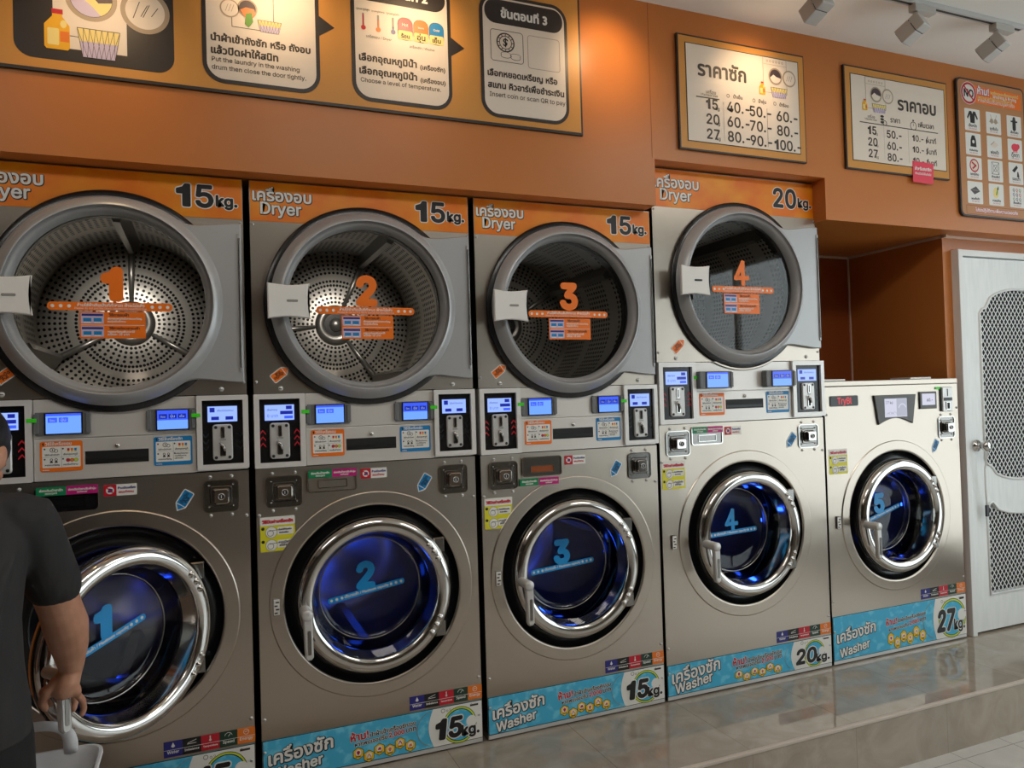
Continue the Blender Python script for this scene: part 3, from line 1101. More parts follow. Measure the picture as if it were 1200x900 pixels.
def dryer(x, z0, z1, zo, W_, num, kg, cx, cz, rg, label, tagpos=None, hub=.70, phase=0.0, dl=0.0):
    """z0 bottom of the housing, zo bottom of the orange band, z1 top (world heights)"""
    root = thing('dryer', (x, 0, 0), label, 'dryer', 'dryers in the upper row')
    ro = rg + .057                      # outer radius of the door ring
    rk = rg + .077                      # black gasket
    D = .93
    m = MB()
    m.hole_plate(0, W_, z0, z1, cx, cz, min(rg + .025, cz - z0 - .004), 0, 'steel')
    m.box(0, .002, .0, D, z0, z1, 'steel_edge'); m.box(W_ - .002, W_, 0, D, z0, z1, 'steel_edge')
    m.box(0, W_, 0.0005, D, z1 - .002, z1, 'steel_edge'); m.box(0, W_, .30, D, z0, z0 + .002, 'steel_edge')
    m.box(0, W_, D - .004, D, z0, z1, 'steel_edge')
    m.build('housing', root)
    # orange band with lettering
    m = MB()
    sc = (z1 - zo) / .138
    m.prism([(.004, zo), (W_ - .004, zo), (W_ - .004, z1 - .003), (.004, z1 - .003)], -.0016, 0, 'orange_label')
    y = -.0022
    m.text('เครื่องอบ', .013, zo + .071 * sc, 'white', y, w=.200 * sc * .97, bold=.0016, out=.0022, odrop=(.001, -.0012), res=4)
    m.text('Dryer', .038 * sc, zo + .026 * sc, 'white', y, w=.134 * sc, bold=.0016, out=.0022, odrop=(.001, -.0012), res=4)
    xr = W_ - .014 * sc
    m.text(kg, xr - .190 * sc, zo + .036 * sc, 'ink', y, w=.108 * sc, h=.070 * sc, bold=.0034 * sc, out=.0035, om='white', res=5)
    m.text('kg.', xr - .070 * sc, zo + .042 * sc, 'ink', y, w=.064 * sc, h=.034 * sc, bold=.0024, out=.0028, om='white', res=4)
    m.build('dryer_label', root, label='orange band with white and black lettering')
    if kg == '20':
        m = MB()
        R4, zc_ = .377, z0 - .0005
        t0 = math.asin((cz - zc_) / R4)
        pts = [(cx + R4 * cos(pi + t0 + (pi - 2 * t0) * i / 24), cz + R4 * sin(pi + t0 + (pi - 2 * t0) * i / 24)) for i in range(25)]
        m.prism(pts, -.010, -.004, 'steel', .003)
        m.build('lower_lip', root)
    # gasket
    m = MB()
    m.lathe([(rk - .02, -.005), (rk - .001, -.005), (rk + .001, -.010), (rk - .003, -.015), (ro - .004, -.017), (ro - .03, -.014)], cx, cz, 'gasket')
    m.build('door_gasket', root)
    # door: ring that runs out to a flat hinge plate on the right
    hx = W_ - .009
    ztop, zbot = cz + .262 * rg / .27, cz - .262 * rg / .27
    a_t, a_b = atan2(ztop - cz, hx - cx), atan2(zbot - cz, hx - cx)
    # outline as radius by angle
    key_t = [(hx, ztop), (hx - .05, ztop + .003), (hx - .10, ztop + .012), (hx - .15, ztop + .026)]
    seg = 180

    def rad(t):
        t = (t + pi) % (2 * pi) - pi
        c_, s_ = cos(t), sin(t)
        lim = 1.02
        if a_b <= t <= a_t:
            return (hx - cx) / c_
        if t > a_t and t < lim:
            f = (t - a_t) / (lim - a_t)
            zt = ztop - cz
            flat = zt / s_
            e = f * f * (3 - 2 * f)
            return max(flat * (1 - e) + ro * e, ro)
        if t < a_b and t > -lim:
            f = (a_b - t) / (lim + a_b)
            flat = (zbot - cz) / s_
            e = f * f * (3 - 2 * f)
            return max(flat * (1 - e) + ro * e, ro)
        return ro
    m = MB()
    yb, yf = -.013, -.025
    vs, fs = [], []
    angs = sorted(set([round(-pi + 2 * pi * i / seg, 6) for i in range(seg)] + [round(a_t, 6), round(a_b, 6)]))
    n = len(angs)
    rows = []
    for t in angs:
        R = rad(t)
        for r_, yy in ((rg + .004, yf), (R - .006, yf), (R, yf + .006), (R, yb), (rg + .02, yb)):
            vs.append((cx + r_ * cos(t), yy, cz + r_ * sin(t)))
    for i in range(n):
        j = (i + 1) % n
        for q in range(4):
            fs.append((i * 5 + q, i * 5 + q + 1, j * 5 + q + 1, j * 5 + q))
    m.add(vs, fs, 'door_grey', False)
    prof = [(ro - .003, yf + .002)]
    for i in range(1, 10):
        t = pi * .5 * i / 9
        prof.append((ro - .003 - .034 * sin(t) * .62 - .013 * (1 - cos(t)), yf + .002 - .030 * sin(t)))
    prof += [(rg + .022, yf - .0275), (rg + .010, yf - .018), (rg + .004, yf - .006), (rg, yf + .004), (rg - .002, yf + .020)]
    m.lathe(prof, cx, cz, 'door_grey', 128)
    d = m.build('door', root)
    m = MB()
    m.box(hx - .014, hx - .004, yf - .004, yf, zbot + .035, ztop - .035, 'door_grey', .002)
    m.box(hx - .012, hx - .006, yf - .006, yf - .004, zbot + .05, ztop - .05, 'lock_metal', .002)
    m.build('hinge', d)
    m = MB(); m.lathe([(rg + .001, yf + .016), (.0005, yf + .016)], cx, cz, 'dryer_glass', 96, False)
    g = m.build('glass', d)
    yg = yf + .0135
    # handle plate
    m = MB()
    pw, ph = .133 * rg / .27, .118 * rg / .27
    px0, pz = cx - ro - .012 * rg / .27, cz + .004
    o_ = []
    for i in range(9):
        t = i / 8
        o_.append((px0 + pw * t, pz - ph / 2 + .007 * sin(pi * t)))
    for i in range(9):
        t = i / 8
        o_.append((px0 + pw + .003 - .006 * sin(pi * t), pz - ph / 2 + ph * t))
    for i in range(9):
        t = 1 - i / 8
        o_.append((px0 + pw * t, pz + ph / 2 - .007 * sin(pi * t)))
    o2 = []
    for p in o_:
        if not o2 or hypot(p[0] - o2[-1][0], p[1] - o2[-1][1]) > 1e-4:
            o2.append(p)
    m.prism(o2, yf - .052, yf - .040, 'plate_white', .003)
    m.box(px0 + .03, px0 + .07, yf - .040, yf - .010, pz - .03, pz + .03, 'plate_white', .004)
    m.rr(px0 + pw * .45, px0 + pw * .72, pz - .004, pz + .004, .003, yf - .0535, yf - .052, 'grey_line' if kg == '15' else 'plastic_black')
    m.build('door_handle', d)
    # decals on the glass
    s = rg / .27
    m = MB()
    numeral(m, num, cx, cz + .006 * s, 'sticker_orange', yg, .092 * s, .0085 * s)
    m.build('number_decal', d, label='orange numeral %s' % num)
    m = MB()
    lx0, lx1, lz0, lz1 = cx - .175 * s, cx + .170 * s, cz - .031 * s, cz - .005 * s
    if kg == '20':
        lx0 += .03
    m.prism(rrect(lx0, lx1, lz0, lz1, .012 * s), yg - .0005, yg, 'sticker_orange')
    for k in (0, 1, 2):
        m.disc(lx0 + (.014 + .022 * k) * s, (lz0 + lz1) / 2, .0052 * s, yg - .0008, 'white', 14)
        m.disc(lx1 - (.014 + .022 * k) * s, (lz0 + lz1) / 2, .0052 * s, yg - .0008, 'white', 14)
    m.text('ห้ามใส่ผ้าเกินเส้นที่กำหนด ผ้าจะไม่แห้ง', (lx0 + lx1) / 2, lz0 + .0125 * s, 'white', yg - .0008, w=.185 * s, align='C', bold=.0004)
    m.text('Please do not put the fabric beyond the specified line.', (lx0 + lx1) / 2, lz0 + .004 * s, 'white', yg - .0008, w=.20 * s, align='C')
    m.build('limit_line_sticker', d, label='orange limit line with white dots')
    m = MB()
    bx0, bx1, bz0, bz1 = cx - .090 * s, cx + .092 * s, cz - .117 * s, cz - .035 * s
    m.prism([(bx0, bz0), (bx1, bz0), (bx1, bz1), (bx0, bz1)], yg - .0005, yg, 'sticker_orange')
    for k in (0, 1):
        q0, q1 = bz0 + (.043 - .041 * k) * s, bz0 + (.079 - .041 * k) * s
        m.rect(bx0 + .004 * s, bx0 + .066 * s, q0 + .003 * s, q1 - .001 * s, yg - .0008, 'lavender')
        m.rect(bx0 + .006 * s, bx0 + .064 * s, q1 - .010 * s, q1 - .003 * s, yg - .0010, 'energy_blue')
        for j in (0, 1):
            m.rect(bx0 + (.010 + .028 * j) * s, bx0 + (.032 + .028 * j) * s, q0 + .009 * s, q0 + .020 * s, yg - .0010, 'sticker_blue')
            m.rect(bx0 + (.012 + .028 * j) * s, bx0 + (.030 + .028 * j) * s, q0 + .005 * s, q0 + .008 * s, yg - .0010, 'white')
        m.text(('วิธีการอบผ้า', 'วิธีการต่อเวลาอบผ้า')[k], bx0 + .080 * s, q1 - .010 * s, 'ink', yg - .0008, w=(.055 + .03 * k) * s, bold=.0004)
        m.text(('เลือกอุณหภูมิแล้วหยอดเหรียญ', 'หยอดเหรียญเพิ่มเวลาได้')[k], bx0 + .076 * s, q1 - .020 * s, 'white', yg - .0008, w=(.095 - .02 * k) * s, bold=.0003)
        m.text(('กดปุ่มเริ่มทำงาน', 'ครั้งละ 10 บาท')[k], bx0 + .076 * s, q1 - .029 * s, 'white', yg - .0008, w=(.05 + .01 * k) * s, bold=.0003)
    m.rect(bx0 + .004, bx1 - .004, (bz0 + bz1) / 2 - .0007, (bz0 + bz1) / 2 + .0007, yg - .0008, 'white')
    m.build('instruction_sticker', d)
    # opening collar and drum
    m = MB()
    m.lathe([(rg + .026, -.001), (rg + .004, .012), (rg + .002, .05), (rg + .055, .06)], cx, cz, 'gasket')
    m.build('door_collar', root)
    rd = rg + .055
    m = MB()
    m.lathe([(rd, .06), (rd, hub)], cx, cz, 'drum_shell', 96)
    drum = m.build('drum', root, origin=(cx, 0, cz))
    m = MB()
    m.lathe([(rd, hub), (rd * .97, hub - .012), (.25, hub - .012), (.245, hub - .022), (.10, hub - .022), (.0005, hub - .022)], cx, cz, 'drum_back', 96)
    bo = m.build('drum_back', root, origin=(cx, 0, cz))
    bo.parent = drum
    bo.location = (0, 0, 0)
    m = MB()
    m.lathe([(.088, hub - .024), (.084, hub - .036), (.060, hub - .042), (.052, hub - .034), (.03, hub - .034), (.026, hub - .05), (.0005, hub - .05)], cx, cz, 'drum_vane', 48)
    m.disc(cx, cz, .05, hub - .036, 'plastic_black', 32)
    ho = m.build('hub', root, origin=(cx, 0, cz)); ho.parent = drum; ho.location = (0, 0, 0)
    for k in range(3):
        a = phase + 2 * pi * k / 3
        m = MB()
        c_, s_ = cos(a), sin(a)
        # pressed rib across the back and lifter along the shell
        m.tube([(cx + c_ * .09, hub - .026, cz + s_ * .09), (cx + c_ * .2, hub - .030, cz + s_ * .2), (cx + c_ * (rd - .02), hub - .028, cz + s_ * (rd - .02))], [.008, .012, .014], 'drum_vane', 10)
        rr_ = rd - .004
        tx, tz = -s_, c_
        vs = []
        for yy in (.10, hub - .02):
            for w_, hh in ((-.030, 0), (-.010, .05), (.010, .05), (.030, 0)):
                vs.append((cx + c_ * (rr_ - hh) + tx * w_, yy, cz + s_ * (rr_ - hh) + tz * w_))
        m.add(vs, [(0, 1, 5, 4), (1, 2, 6, 5), (2, 3, 7, 6), (0, 3, 2, 1), (4, 5, 6, 7)], 'drum_vane')
        o = m.build('drum_vane', root, origin=(cx, 0, cz)); o.parent = drum; o.location = (0, 0, 0)
    if dl:
        lamp('SPOT', 'drum_fill_light', (cx, .075, cz + rg * .86), (cx, .70, cz - .05), dl, (1, .93, .84), root, shadow_soft_size=.03, spot_size=.98, spot_blend=.6)  # unseen spot added to brighten the inside of the drum
    if tagpos:
        tag_sticker(root, *tagpos, 'sticker_orange', 'orange arrow sticker')
    screws([(.011, z0 + .040), (W_ - .011, z0 + .040), (.011, zo - .012), (W_ - .009, zo - .012)], root, r=.005)
    screws([(.055 * W_ / .79 + .035, z0 + .016), (W_ - .082, z0 + .018)], root, r=.0085)
    return root


def sub(m, name, par, origin, label=None):
    o = m.build(name, None, origin, label)
    o.parent = par
    o.location = (0, 0, 0)
    return o


def base_band(root, W_, z0, z1, kg):
    """blue band along the foot of a washer"""
    k = W_ / .79
    h = (z1 - z0)
    zz = lambda f: z0 + f * h                # f measured on the 0.137 m high band
    v = lambda z: z0 + (z - .026) * h / .137
    m = MB()
    y = -.0022
    m.prism([(.003, z0), (W_ - .003, z0), (W_ - .003, z1), (.003, z1)], -.0016, 0, 'blue_label')
    m.rframe(.003, W_ - .003, z0, z1, .0005, .0022, -.0018, -.0012, 'ink')
    hs = h / .137
    m.text('เครื่องซัก', .022 * k, v(.080), 'white', y - .001, w=.214 * k, rot=.10, shear=.1, bold=.0018, out=.003, odrop=(.001, -.001), res=4)
    m.text('Washer', .035 * k, v(.034), 'white', y - .001, w=.166 * k, rot=.13, shear=.1, bold=.0018, out=.003, odrop=(.001, -.001), res=4)
    m.text('ห้าม!', .298 * k, v(.104), 'sticker_red', y - .001, w=.062 * k, rot=.07, bold=.0012, out=.0014, om='white', res=3)
    m.text('นำผ้าเข้าเครื่องซัก/อบ', .366 * k, v(.109), 'ink', y - .001, w=.166 * k, rot=.07, bold=.0006, out=.0012, om='white')
    m.text('หากพบเจอปรับ', .312 * k, v(.085), 'ink', y - .001, w=.115 * k, rot=.07, bold=.0006, out=.0012, om='white')
    m.text('2,000', .433 * k, v(.094), 'sticker_red', y - .001, w=.056 * k, rot=.07, bold=.001, out=.0012, om='white', res=3)
    m.text('บาท', .496 * k, v(.098), 'ink', y - .001, w=.036 * k, rot=.07, bold=.0006, out=.0012, om='white')
    for i in range(6):
        hx, hz = (.322 + .0375 * i) * k, v(.061 - .016 * (i % 2) + (.006 if i > 2 else 0))
        o_ = [(hx + .0215 * k * cos(pi / 6 + pi / 3 * j), hz + .0215 * hs * sin(pi / 6 + pi / 3 * j)) for j in range(6)]
        m.poly(o_, y - .0003, 'ink')
        m.poly(inset(o_, .0018), y - .0006, 'hex_yellow')
        m.disc(hx, hz + .003, .0105 * k, y - .0009, 'white', 16)
        c = ('sticker_red', 'energy_orange')[i % 2]
        kx = i % 3
        if kx == 0:
            m.disc(hx, hz + .004, .006, y - .0012, c, 12); m.rect(hx - .003, hx + .003, hz - .004, hz + .001, y - .0012, c)
        elif kx == 1:
            m.line([(hx - .006, hz - .002), (hx, hz + .008), (hx + .006, hz - .002)], .003, y - .0012, c)
        else:
            m.poly([(hx - .007, hz - .002), (hx + .007, hz - .002), (hx + .004, hz + .008), (hx - .003, hz + .006)], y - .0012, c)
        m.text(('ผ้าเปียก', 'รองเท้า', 'พรม', 'ขนสัตว์', 'ของมีคม', 'ยาง')[i], hx, hz - .012 * hs, 'ink', y - .0010, w=.017 * k, align='C', bold=.0003)
    # white field with the capacity
    fx = .585 * k
    o_ = [(W_ - .004, z0 + .002), (W_ - .004, z1 - .002)]
    for i in range(13):
        t = i / 12
        o_.append((fx + .012 - .018 * sin(pi * t) * k, z1 - .002 - (h - .004) * t))
    m.poly(o_, y - .0006, 'white')
    m.ring(fx + .014, z0 + h * .5, h * .44, h * .455, y - .0009, 'grey_line', 48, pi * .55, pi * 1.42)
    for bx, bz, br in ((.05, .9, .008), (.066, .88, .004), (.077, .9, .003), (.16, .92, .004)):
        m.ring(fx + bx * k, z0 + h * bz, br * .7, br, y - .0010, 'ink' if br < .005 else 'grey_line', 16)
    rcx, rcz, rr_ = .697 * k, z0 + h * .46, h * .42
    m.disc(rcx, rcz, rr_, y - .0009, 'blue_label', 48)
    m.ring(rcx, rcz, rr_, rr_ + .0055 * hs, y - .0010, 'ring_lime', 64)
    m.ring(rcx, rcz, rr_ + .0055 * hs, rr_ + .0075 * hs, y - .0010, 'ink', 64)
    m.ring(rcx, rcz, rr_ - .003, rr_, y - .0012, 'ink', 64)
    m.disc(rcx + rr_ * .8, rcz + rr_ * .1, rr_ * .35, y - .0013, 'white', 24)
    m.text(kg, .603 * k, v(.052), 'ink', y - .0022, w=.098 * k, h=.066 * hs, bold=.0045 * hs, shear=.12, out=.004, om='white', res=5)
    m.text('kg.', .706 * k, v(.050), 'ink', y - .0022, w=.066 * k, h=.034 * hs, bold=.0024, out=.003, om='white', res=4)
    m.rect(W_ - .050, W_ - .018, z1 - h * .12, z1 - h * .07, y - .0012, 'ink_soft')
    m.build('base_label', root, label='blue band with lettering and capacity')


def washer(x, W_, top, cx, cz, band, num, kg, label, drawer=None, ang=0.0, line_rot=.1, tagp=None, yel=None, lockL=True, lockR=None, con=False, lid=False, kx=1.0, led=1.0):
    root = thing('washing_machine', (x, 0, 0), label, 'washing machine', 'washing machines in the lower row')
    D = .60 if lid else .80
    RB = .3635
    m = MB()
    m.hole_plate(0, W_, .006, top - (.028 if lid else 0), cx, cz, .3135, 0, 'steel', 128)
    if lid:
        m.box(0, W_, -.002, .027, top - .026, top, 'steel', .004); m.box(0, W_ - .036, .02, .10, top - .026, top, 'steel', .004)
        m.box(.06, .20, .06, .18, top, top + .010, 'frame_paint', .002); m.box(W_ - .26, W_ - .11, .06, .18, top, top + .010, 'frame_paint', .002)
    m.box(0, .002, 0, D, .006, top, 'steel_edge')
    if lid:
        m.box(W_ - .002, W_, 0, .028, .006, top - .002, 'steel_edge'); m.box(W_ - .036, W_, .026, .028, .006, top - .004, 'steel_edge'); m.box(W_ - .038, W_ - .036, .026, D, .006, top - .004, 'steel_edge')
        W2 = W_ - .036
    else:
        m.box(W_ - .002, W_, 0, D, .006, top, 'steel_edge')
        W2 = W_
    m.box(0, W2, .05 if lid else 0.001, D, top - .003, top - .001, 'steel_edge'); m.box(0, W2, .001, D, .006, .008, 'steel_edge')
    m.box(0, W2, D - .003, D, .006, top, 'steel_edge')
    m.build('cabinet', root)
    m = MB()
    for fx in (.06, W_ - .09):
        for fy in (.07, D - .07):
            m.tube([(fx, fy, 0.0), (fx, fy, .008)], .022, 'gasket', 14)
    m.build('feet', root)
    # pressed ring round the door
    m = MB()
    m.lathe([(RB + .001, .0003), (RB, -.0002), (RB - .0015, -.0032), (RB - .004, -.0042), (RB - .005, -.0042), (.3225, -.0042), (.3215, -.0042), (.316, -.0036), (.3125, .001), (.311, .012)], cx, cz, 'steel', 160)
    m.build('front_ring', root)
    m = MB()
    m.lathe([(.3125, .000), (.309, .010), (.305, .026), (.288, .034), (.262, .034), (.252, .026), (.244, .030), (.236, .055), (.226, .07), (.218, .10), (.206, .135), (.222, .155)], cx, cz, 'gasket', 128)
    m.build('door_seal', root)
    # drum
    rd = .285
    m = MB()
    m.lathe([(.215, .155), (.23, .16), (rd, .175), (rd, D - .06), (rd * .93, D - .035), (.16, D - .02), (.08, D - .03), (.0005, D - .03)], cx, cz, 'wash_drum', 96)
    drum = m.build('drum', root, origin=(cx, 0, cz))
    for k in range(3):
        a = .5 + 2 * pi * k / 3
        m = MB()
        c_, s_ = cos(a), sin(a)
        vs = []
        for yy in (.19, D - .06):
            for w_, hh in ((-.05, 0), (-.016, .065), (.016, .065), (.05, 0)):
                vs.append((cx + c_ * (rd - .006 - hh) - s_ * w_, yy, cz + s_ * (rd - .006 - hh) + c_ * w_))
        m.add(vs, [(0, 1, 5, 4), (1, 2, 6, 5), (2, 3, 7, 6), (0, 3, 2, 1), (4, 5, 6, 7)], 'wash_drum')
        sub(m, 'drum_paddle', drum, (cx, 0, cz))
    # blue drum lamp pair
    for a in (-pi / 2 - .15, .05):
        m = MB()
        lx, ly, lz = cx + .236 * cos(a), .168, cz + .236 * sin(a)
        m.box(lx - .012, lx + .012, ly, ly + .006, lz - .008, lz + .008, 'led_blue', .002)
        m.build('drum_lamp', root)
        lamp('POINT', 'drum_lamp_light', (cx + .19 * cos(a), .20, cz + .19 * sin(a)), (cx, .6, cz), 0.085 * led, (.02, .10, 1.0), root, shadow_soft_size=.02)
    # door
    hgx, hgy = cx + .28, -.03
    H = (hgx, hgy, cz)
    m = MB()
    prof = [(.2085, .032), (.2110, .020), (.2150, .000), (.2185, -.018), (.2215, -.030), (.2260, -.0365), (.2340, -.0405), (.2440, -.0420),
            (.2540, -.0410), (.2630, -.0370), (.2695, -.0300), (.2732, -.0210), (.2745, -.012), (.2745, .012), (.262, .016)]
    m.lathe(prof, cx, cz, 'chrome', 160)
    d = m.build('door', root, origin=H)
    d.rotation_euler = (0, 0, ang)
    m = MB()
    m.lathe([(.2705, -.012), (.2775, -.010), (.2775, -.002), (.270, .0)], cx, cz, 'gasket', 128)
    sub(m, 'door_trim', d, H)
    m = MB()
    m.lathe([(.185, .088), (.180, .097), (.165, .1015), (.10, .104), (.0005, .105)], cx, cz, 'washer_glass', 128)
    sub(m, 'door_glass', d, H)
    m = MB()
    m.lathe([(.2085, .028), (.204, .036), (.194, .066), (.185, .088)], cx, cz, 'cone_glass', 128)
    m.lathe([(.186, .084), (.1835, .0835), (.1815, .089), (.184, .093)], cx, cz, 'lock_metal', 128)
    sub(m, 'glass_rim', d, H, 'dark glass rim')
    yg = .0925
    m = MB()
    numeral(m, num, cx - .016, cz + .004, 'sticker_cyan', yg, .086, .008)
    sub(m, 'number_decal', d, H, 'blue numeral %s' % num)
    m = MB()
    m.frame(cx - .016, cz - .012, line_rot)
    m.prism(rrect(-.140, .146, -.0105, .0105, .009), yg, yg + .0006, 'sticker_cyan')
    for k in range(3):
        m.disc(-.127 + .019 * k, 0, .0052, yg - .0003, 'white', 14)
        m.disc(.133 - .019 * k, 0, .0052, yg - .0003, 'white', 14)
    m.text('ปริมาณผ้า / Maximum capacity', .003, -.0035, 'white', yg - .0003, w=.165, align='C', bold=.0005)
    sub(m, 'capacity_sticker', d, H, 'blue capacity line with white dots')
    m = MB()
    px, pz = cx - .2515, cz - (.018 if not ang else .0)
    m.lathe([(.018, -.036), (.018, -.092), (.0165, -.095), (.0005, -.095)], px, pz, 'satin_metal', 28)
    m.prism([(px - .014, pz), (px + .016, pz), (px + .018, pz - .140), (px + .010, pz - .149), (px - .003, pz - .149), (px - .009, pz - .140)], -.112, -.093, 'satin_metal', .004)
    m.lathe([(.0185, -.093), (.0185, -.112), (.016, -.1155), (.0005, -.1155)], px, pz, 'satin_metal', 28)
    m.rr(px - .001, px + .010, pz - .130, pz - .050, .004, -.1135, -.112, 'lock_metal')
    sub(m, 'door_handle', d, H)
    for k, (z_a, z_b) in enumerate(((cz + .112, cz + .178), (cz - .182, cz - .116))):
        m = MB()
        xx = cx + sqrt(.274 ** 2 - ((z_a + z_b) / 2 - cz) ** 2)
        m.prism([(xx - .018, z_a), (xx + .022, z_a + (.012 if k == 0 else 0)), (xx + .022, z_b - (0 if k == 0 else .012)), (xx - .018, z_b)], -.020, .028, 'lock_metal', .004)
        m.build('hinge', root)
        for a in ((.535, .435, .345) if k == 0 else (-.535, -.435, -.345)):
            m = MB()
            a *= 1.28
            bx, bz = cx + .2475 * cos(a) + (0 if abs(a) < .6 else 0), cz + .2475 * sin(a)
            m.lathe([(.0122, -.038), (.0122, -.0425), (.0108, -.0438), (.0075, -.0438), (.0068, -.0475), (.0038, -.0505), (.0005, -.051)], bx, bz, 'chrome', 18)
            sub(m, 'hinge_bolt', d, H)
    # coin boxes, drawer, stickers
    if lockL:
        lock_box(root, .033, .152, top - .134, top - .027)
    if lockR:
        lock_box(root, *lockR)
    else:
        lock_box(root, W_ - .145, W_ - .035, top - .133, top - .026)
    if drawer:
        q0, q1, r0, r1 = .170 * kx, .341 * kx, top - .093, top - .016
        m = MB()
        fm, im = {'black': ('chrome', 'bezel'), 'steel': ('steel_edge', 'steel'), 'open': ('chrome', 'clear_plastic'), 'chrome': ('chrome', 'lock_metal')}[drawer]
        m.rframe(q0, q1, r0, r1, .012, .0045, -.006, 0, fm)
        m.rr(q0 + .004, q1 - .004, r0 + .004, r1 - .004, .009, -.0022, 0, 'lock_metal' if drawer == 'open' else im)
        dr = m.build('detergent_drawer', root)
        m = MB()
        m.rframe(q0 + .036, q1 - .034, r0 + .014, r1 - .034, .004, .0024, -.0052, -.0022, 'chrome' if drawer != 'black' else 'lock_metal')
        m.rect(q0 + .038, q1 - .036, r0 + .016, r1 - .036, -.0026, 'niche_wall' if drawer == 'open' else im)
        m.build('drawer_grip', dr)
        lz = r0 - .034 if drawer == 'open' else r1 - .026
        l0 = q0 - .012 if drawer == 'open' else q0 + .004
        m = MB()
        mid = l0 + .081 * kx
        l1 = mid + .086 * kx
        m.prism([(l0, lz), (mid, lz), (mid, lz + .027), (l0, lz + .027)], -.0072, -.006 if drawer != 'open' else 0, 'sticker_green')
        m.prism([(mid, lz), (l1, lz), (l1, lz + .027), (mid, lz + .027)], -.0072, -.006 if drawer != 'open' else 0, 'sticker_magenta')
        m.text('ช่องเติมน้ำยาซัก', (l0 + mid) / 2, lz + .013, 'white', -.0076, w=.062, align='C', bold=.0004)
        m.text('detergent', (l0 + mid) / 2, lz + .005, 'white', -.0076, w=.032, align='C', bold=.0003)
        m.text('ช่องเติมน้ำยาปรับผ้านุ่ม', (mid + l1) / 2, lz + .013, 'white', -.0076, w=.075, align='C', bold=.0004)
        m.text('softener', (mid + l1) / 2, lz + .005, 'white', -.0076, w=.028, align='C', bold=.0003)
        m.build('drawer_sticker', root, label='green and magenta drawer label')
        n0, n1 = .356 * kx, .450 * kx
        nz0, nz1 = top - .056, top - .020
        m = MB()
        m.prism([(n0, nz0), (n1, nz0), (n1, nz1), (n0, nz1)], -.001, 0, 'white')
        nm = n0 + .036
        m.rect(n0, nm, nz0, nz1, -.0013, 'sticker_red')
        c1, c2 = (n0 + nm) / 2, (nz0 + nz1) / 2
        m.disc(c1, c2, .0145, -.0016, 'white', 24)
        m.ring(c1, c2, .0115, .0145, -.0019, 'sticker_red', 24)
        m.poly([(c1 - .007, c2 - .006), (c1 + .007, c2 - .006), (c1 + .007, c2 + .004), (c1 - .003, c2 + .007)], -.0018, 'energy_blue')
        m.line([(c1 - .008, c2 + .008), (c1 + .008, c2 - .008)], .0028, -.0021, 'sticker_red')
        m.text('ห้ามเปิดเครื่อง', nm + .004, c2 + .003, 'energy_blue', -.0013, w=n1 - nm - .008, bold=.0005)
        m.text('ขณะทำงาน', nm + .006, c2 - .010, 'sticker_red', -.0013, w=n1 - nm - .016, bold=.0005)
        m.build('warning_sticker', root, label='red and white prohibition sticker')
    if tagp:
        tag_sticker(root, *tagp, 'sticker_blue', 'blue arrow sticker')
    if yel:
        y0, z0 = yel
        m = MB()
        m.rr(y0, y0 + .114, z0, z0 + .117, .004, -.001, 0, 'sticker_yellow')
        m.rr(y0, y0 + .114, z0 + .088, z0 + .117, .004, -.0012, -.001, 'white')
        m.text('วิธีปิดฝาเครื่องซัก', y0 + .057, z0 + .096, 'sticker_red', -.0016, w=.10, align='C', bold=.0011)
        for k in (0, 1):
            zc = z0 + .066 - .044 * k
            m.disc(y0 + .009, zc + .012, .0055, -.0014, 'ink', 12)
            m.disc(y0 + .036, zc - .001, .0195, -.0013, 'grey_line', 24)
            m.disc(y0 + .036, zc - .001, .0180, -.0015, 'white', 24)
            m.ring(y0 + .033, zc - .004, .009, .0105, -.0018, 'ink_soft', 20)
            m.line([(y0 + .03, zc + .004), (y0 + .058, zc + .006)], .0016, -.0018, 'ink')
            m.rr(y0 + .056, y0 + .108, zc - .011, zc + .015, .003, -.0014, -.001, 'white')
            m.text(('ดันฝาให้ปิดสนิท', 'หมุนมือจับ')[k], y0 + .060, zc + .004, 'ink', -.0018, w=.042, bold=.0004)
            m.text(('กับตัวเครื่อง', 'ลงให้สุด')[k], y0 + .062, zc - .006, 'ink', -.0018, w=.030, bold=.0004)
        m.build('door_guide_sticker', root, label='yellow door closing guide')
    m = MB()
    m.rr(.047 * kx, .072 * kx, cz - .033, cz + .026, .002, -.0075, -.005, 'grey_line')
    m.rect(.050 * kx, .069 * kx, cz - .030, cz + .023, -.0078, 'white')
    for k in range(4):
        m.rect(.052 * kx + (k % 2) * .004, .062 * kx + (k % 2) * .005, cz - .026 + .012 * k, cz - .021 + .012 * k, -.0081, 'ink_soft')
    m.build('data_plate', root)
    k = W_ / .79
    base_band(root, W_, .022, band, kg)
    m = MB()
    m.box(.004, W_ - .004, -.0012, .0, .007, .0205, 'satin_metal')
    m.build('kick_strip', root)
    m = MB()
    e0 = W_ - .278 * k - .001
    ew = .278 * k / 5
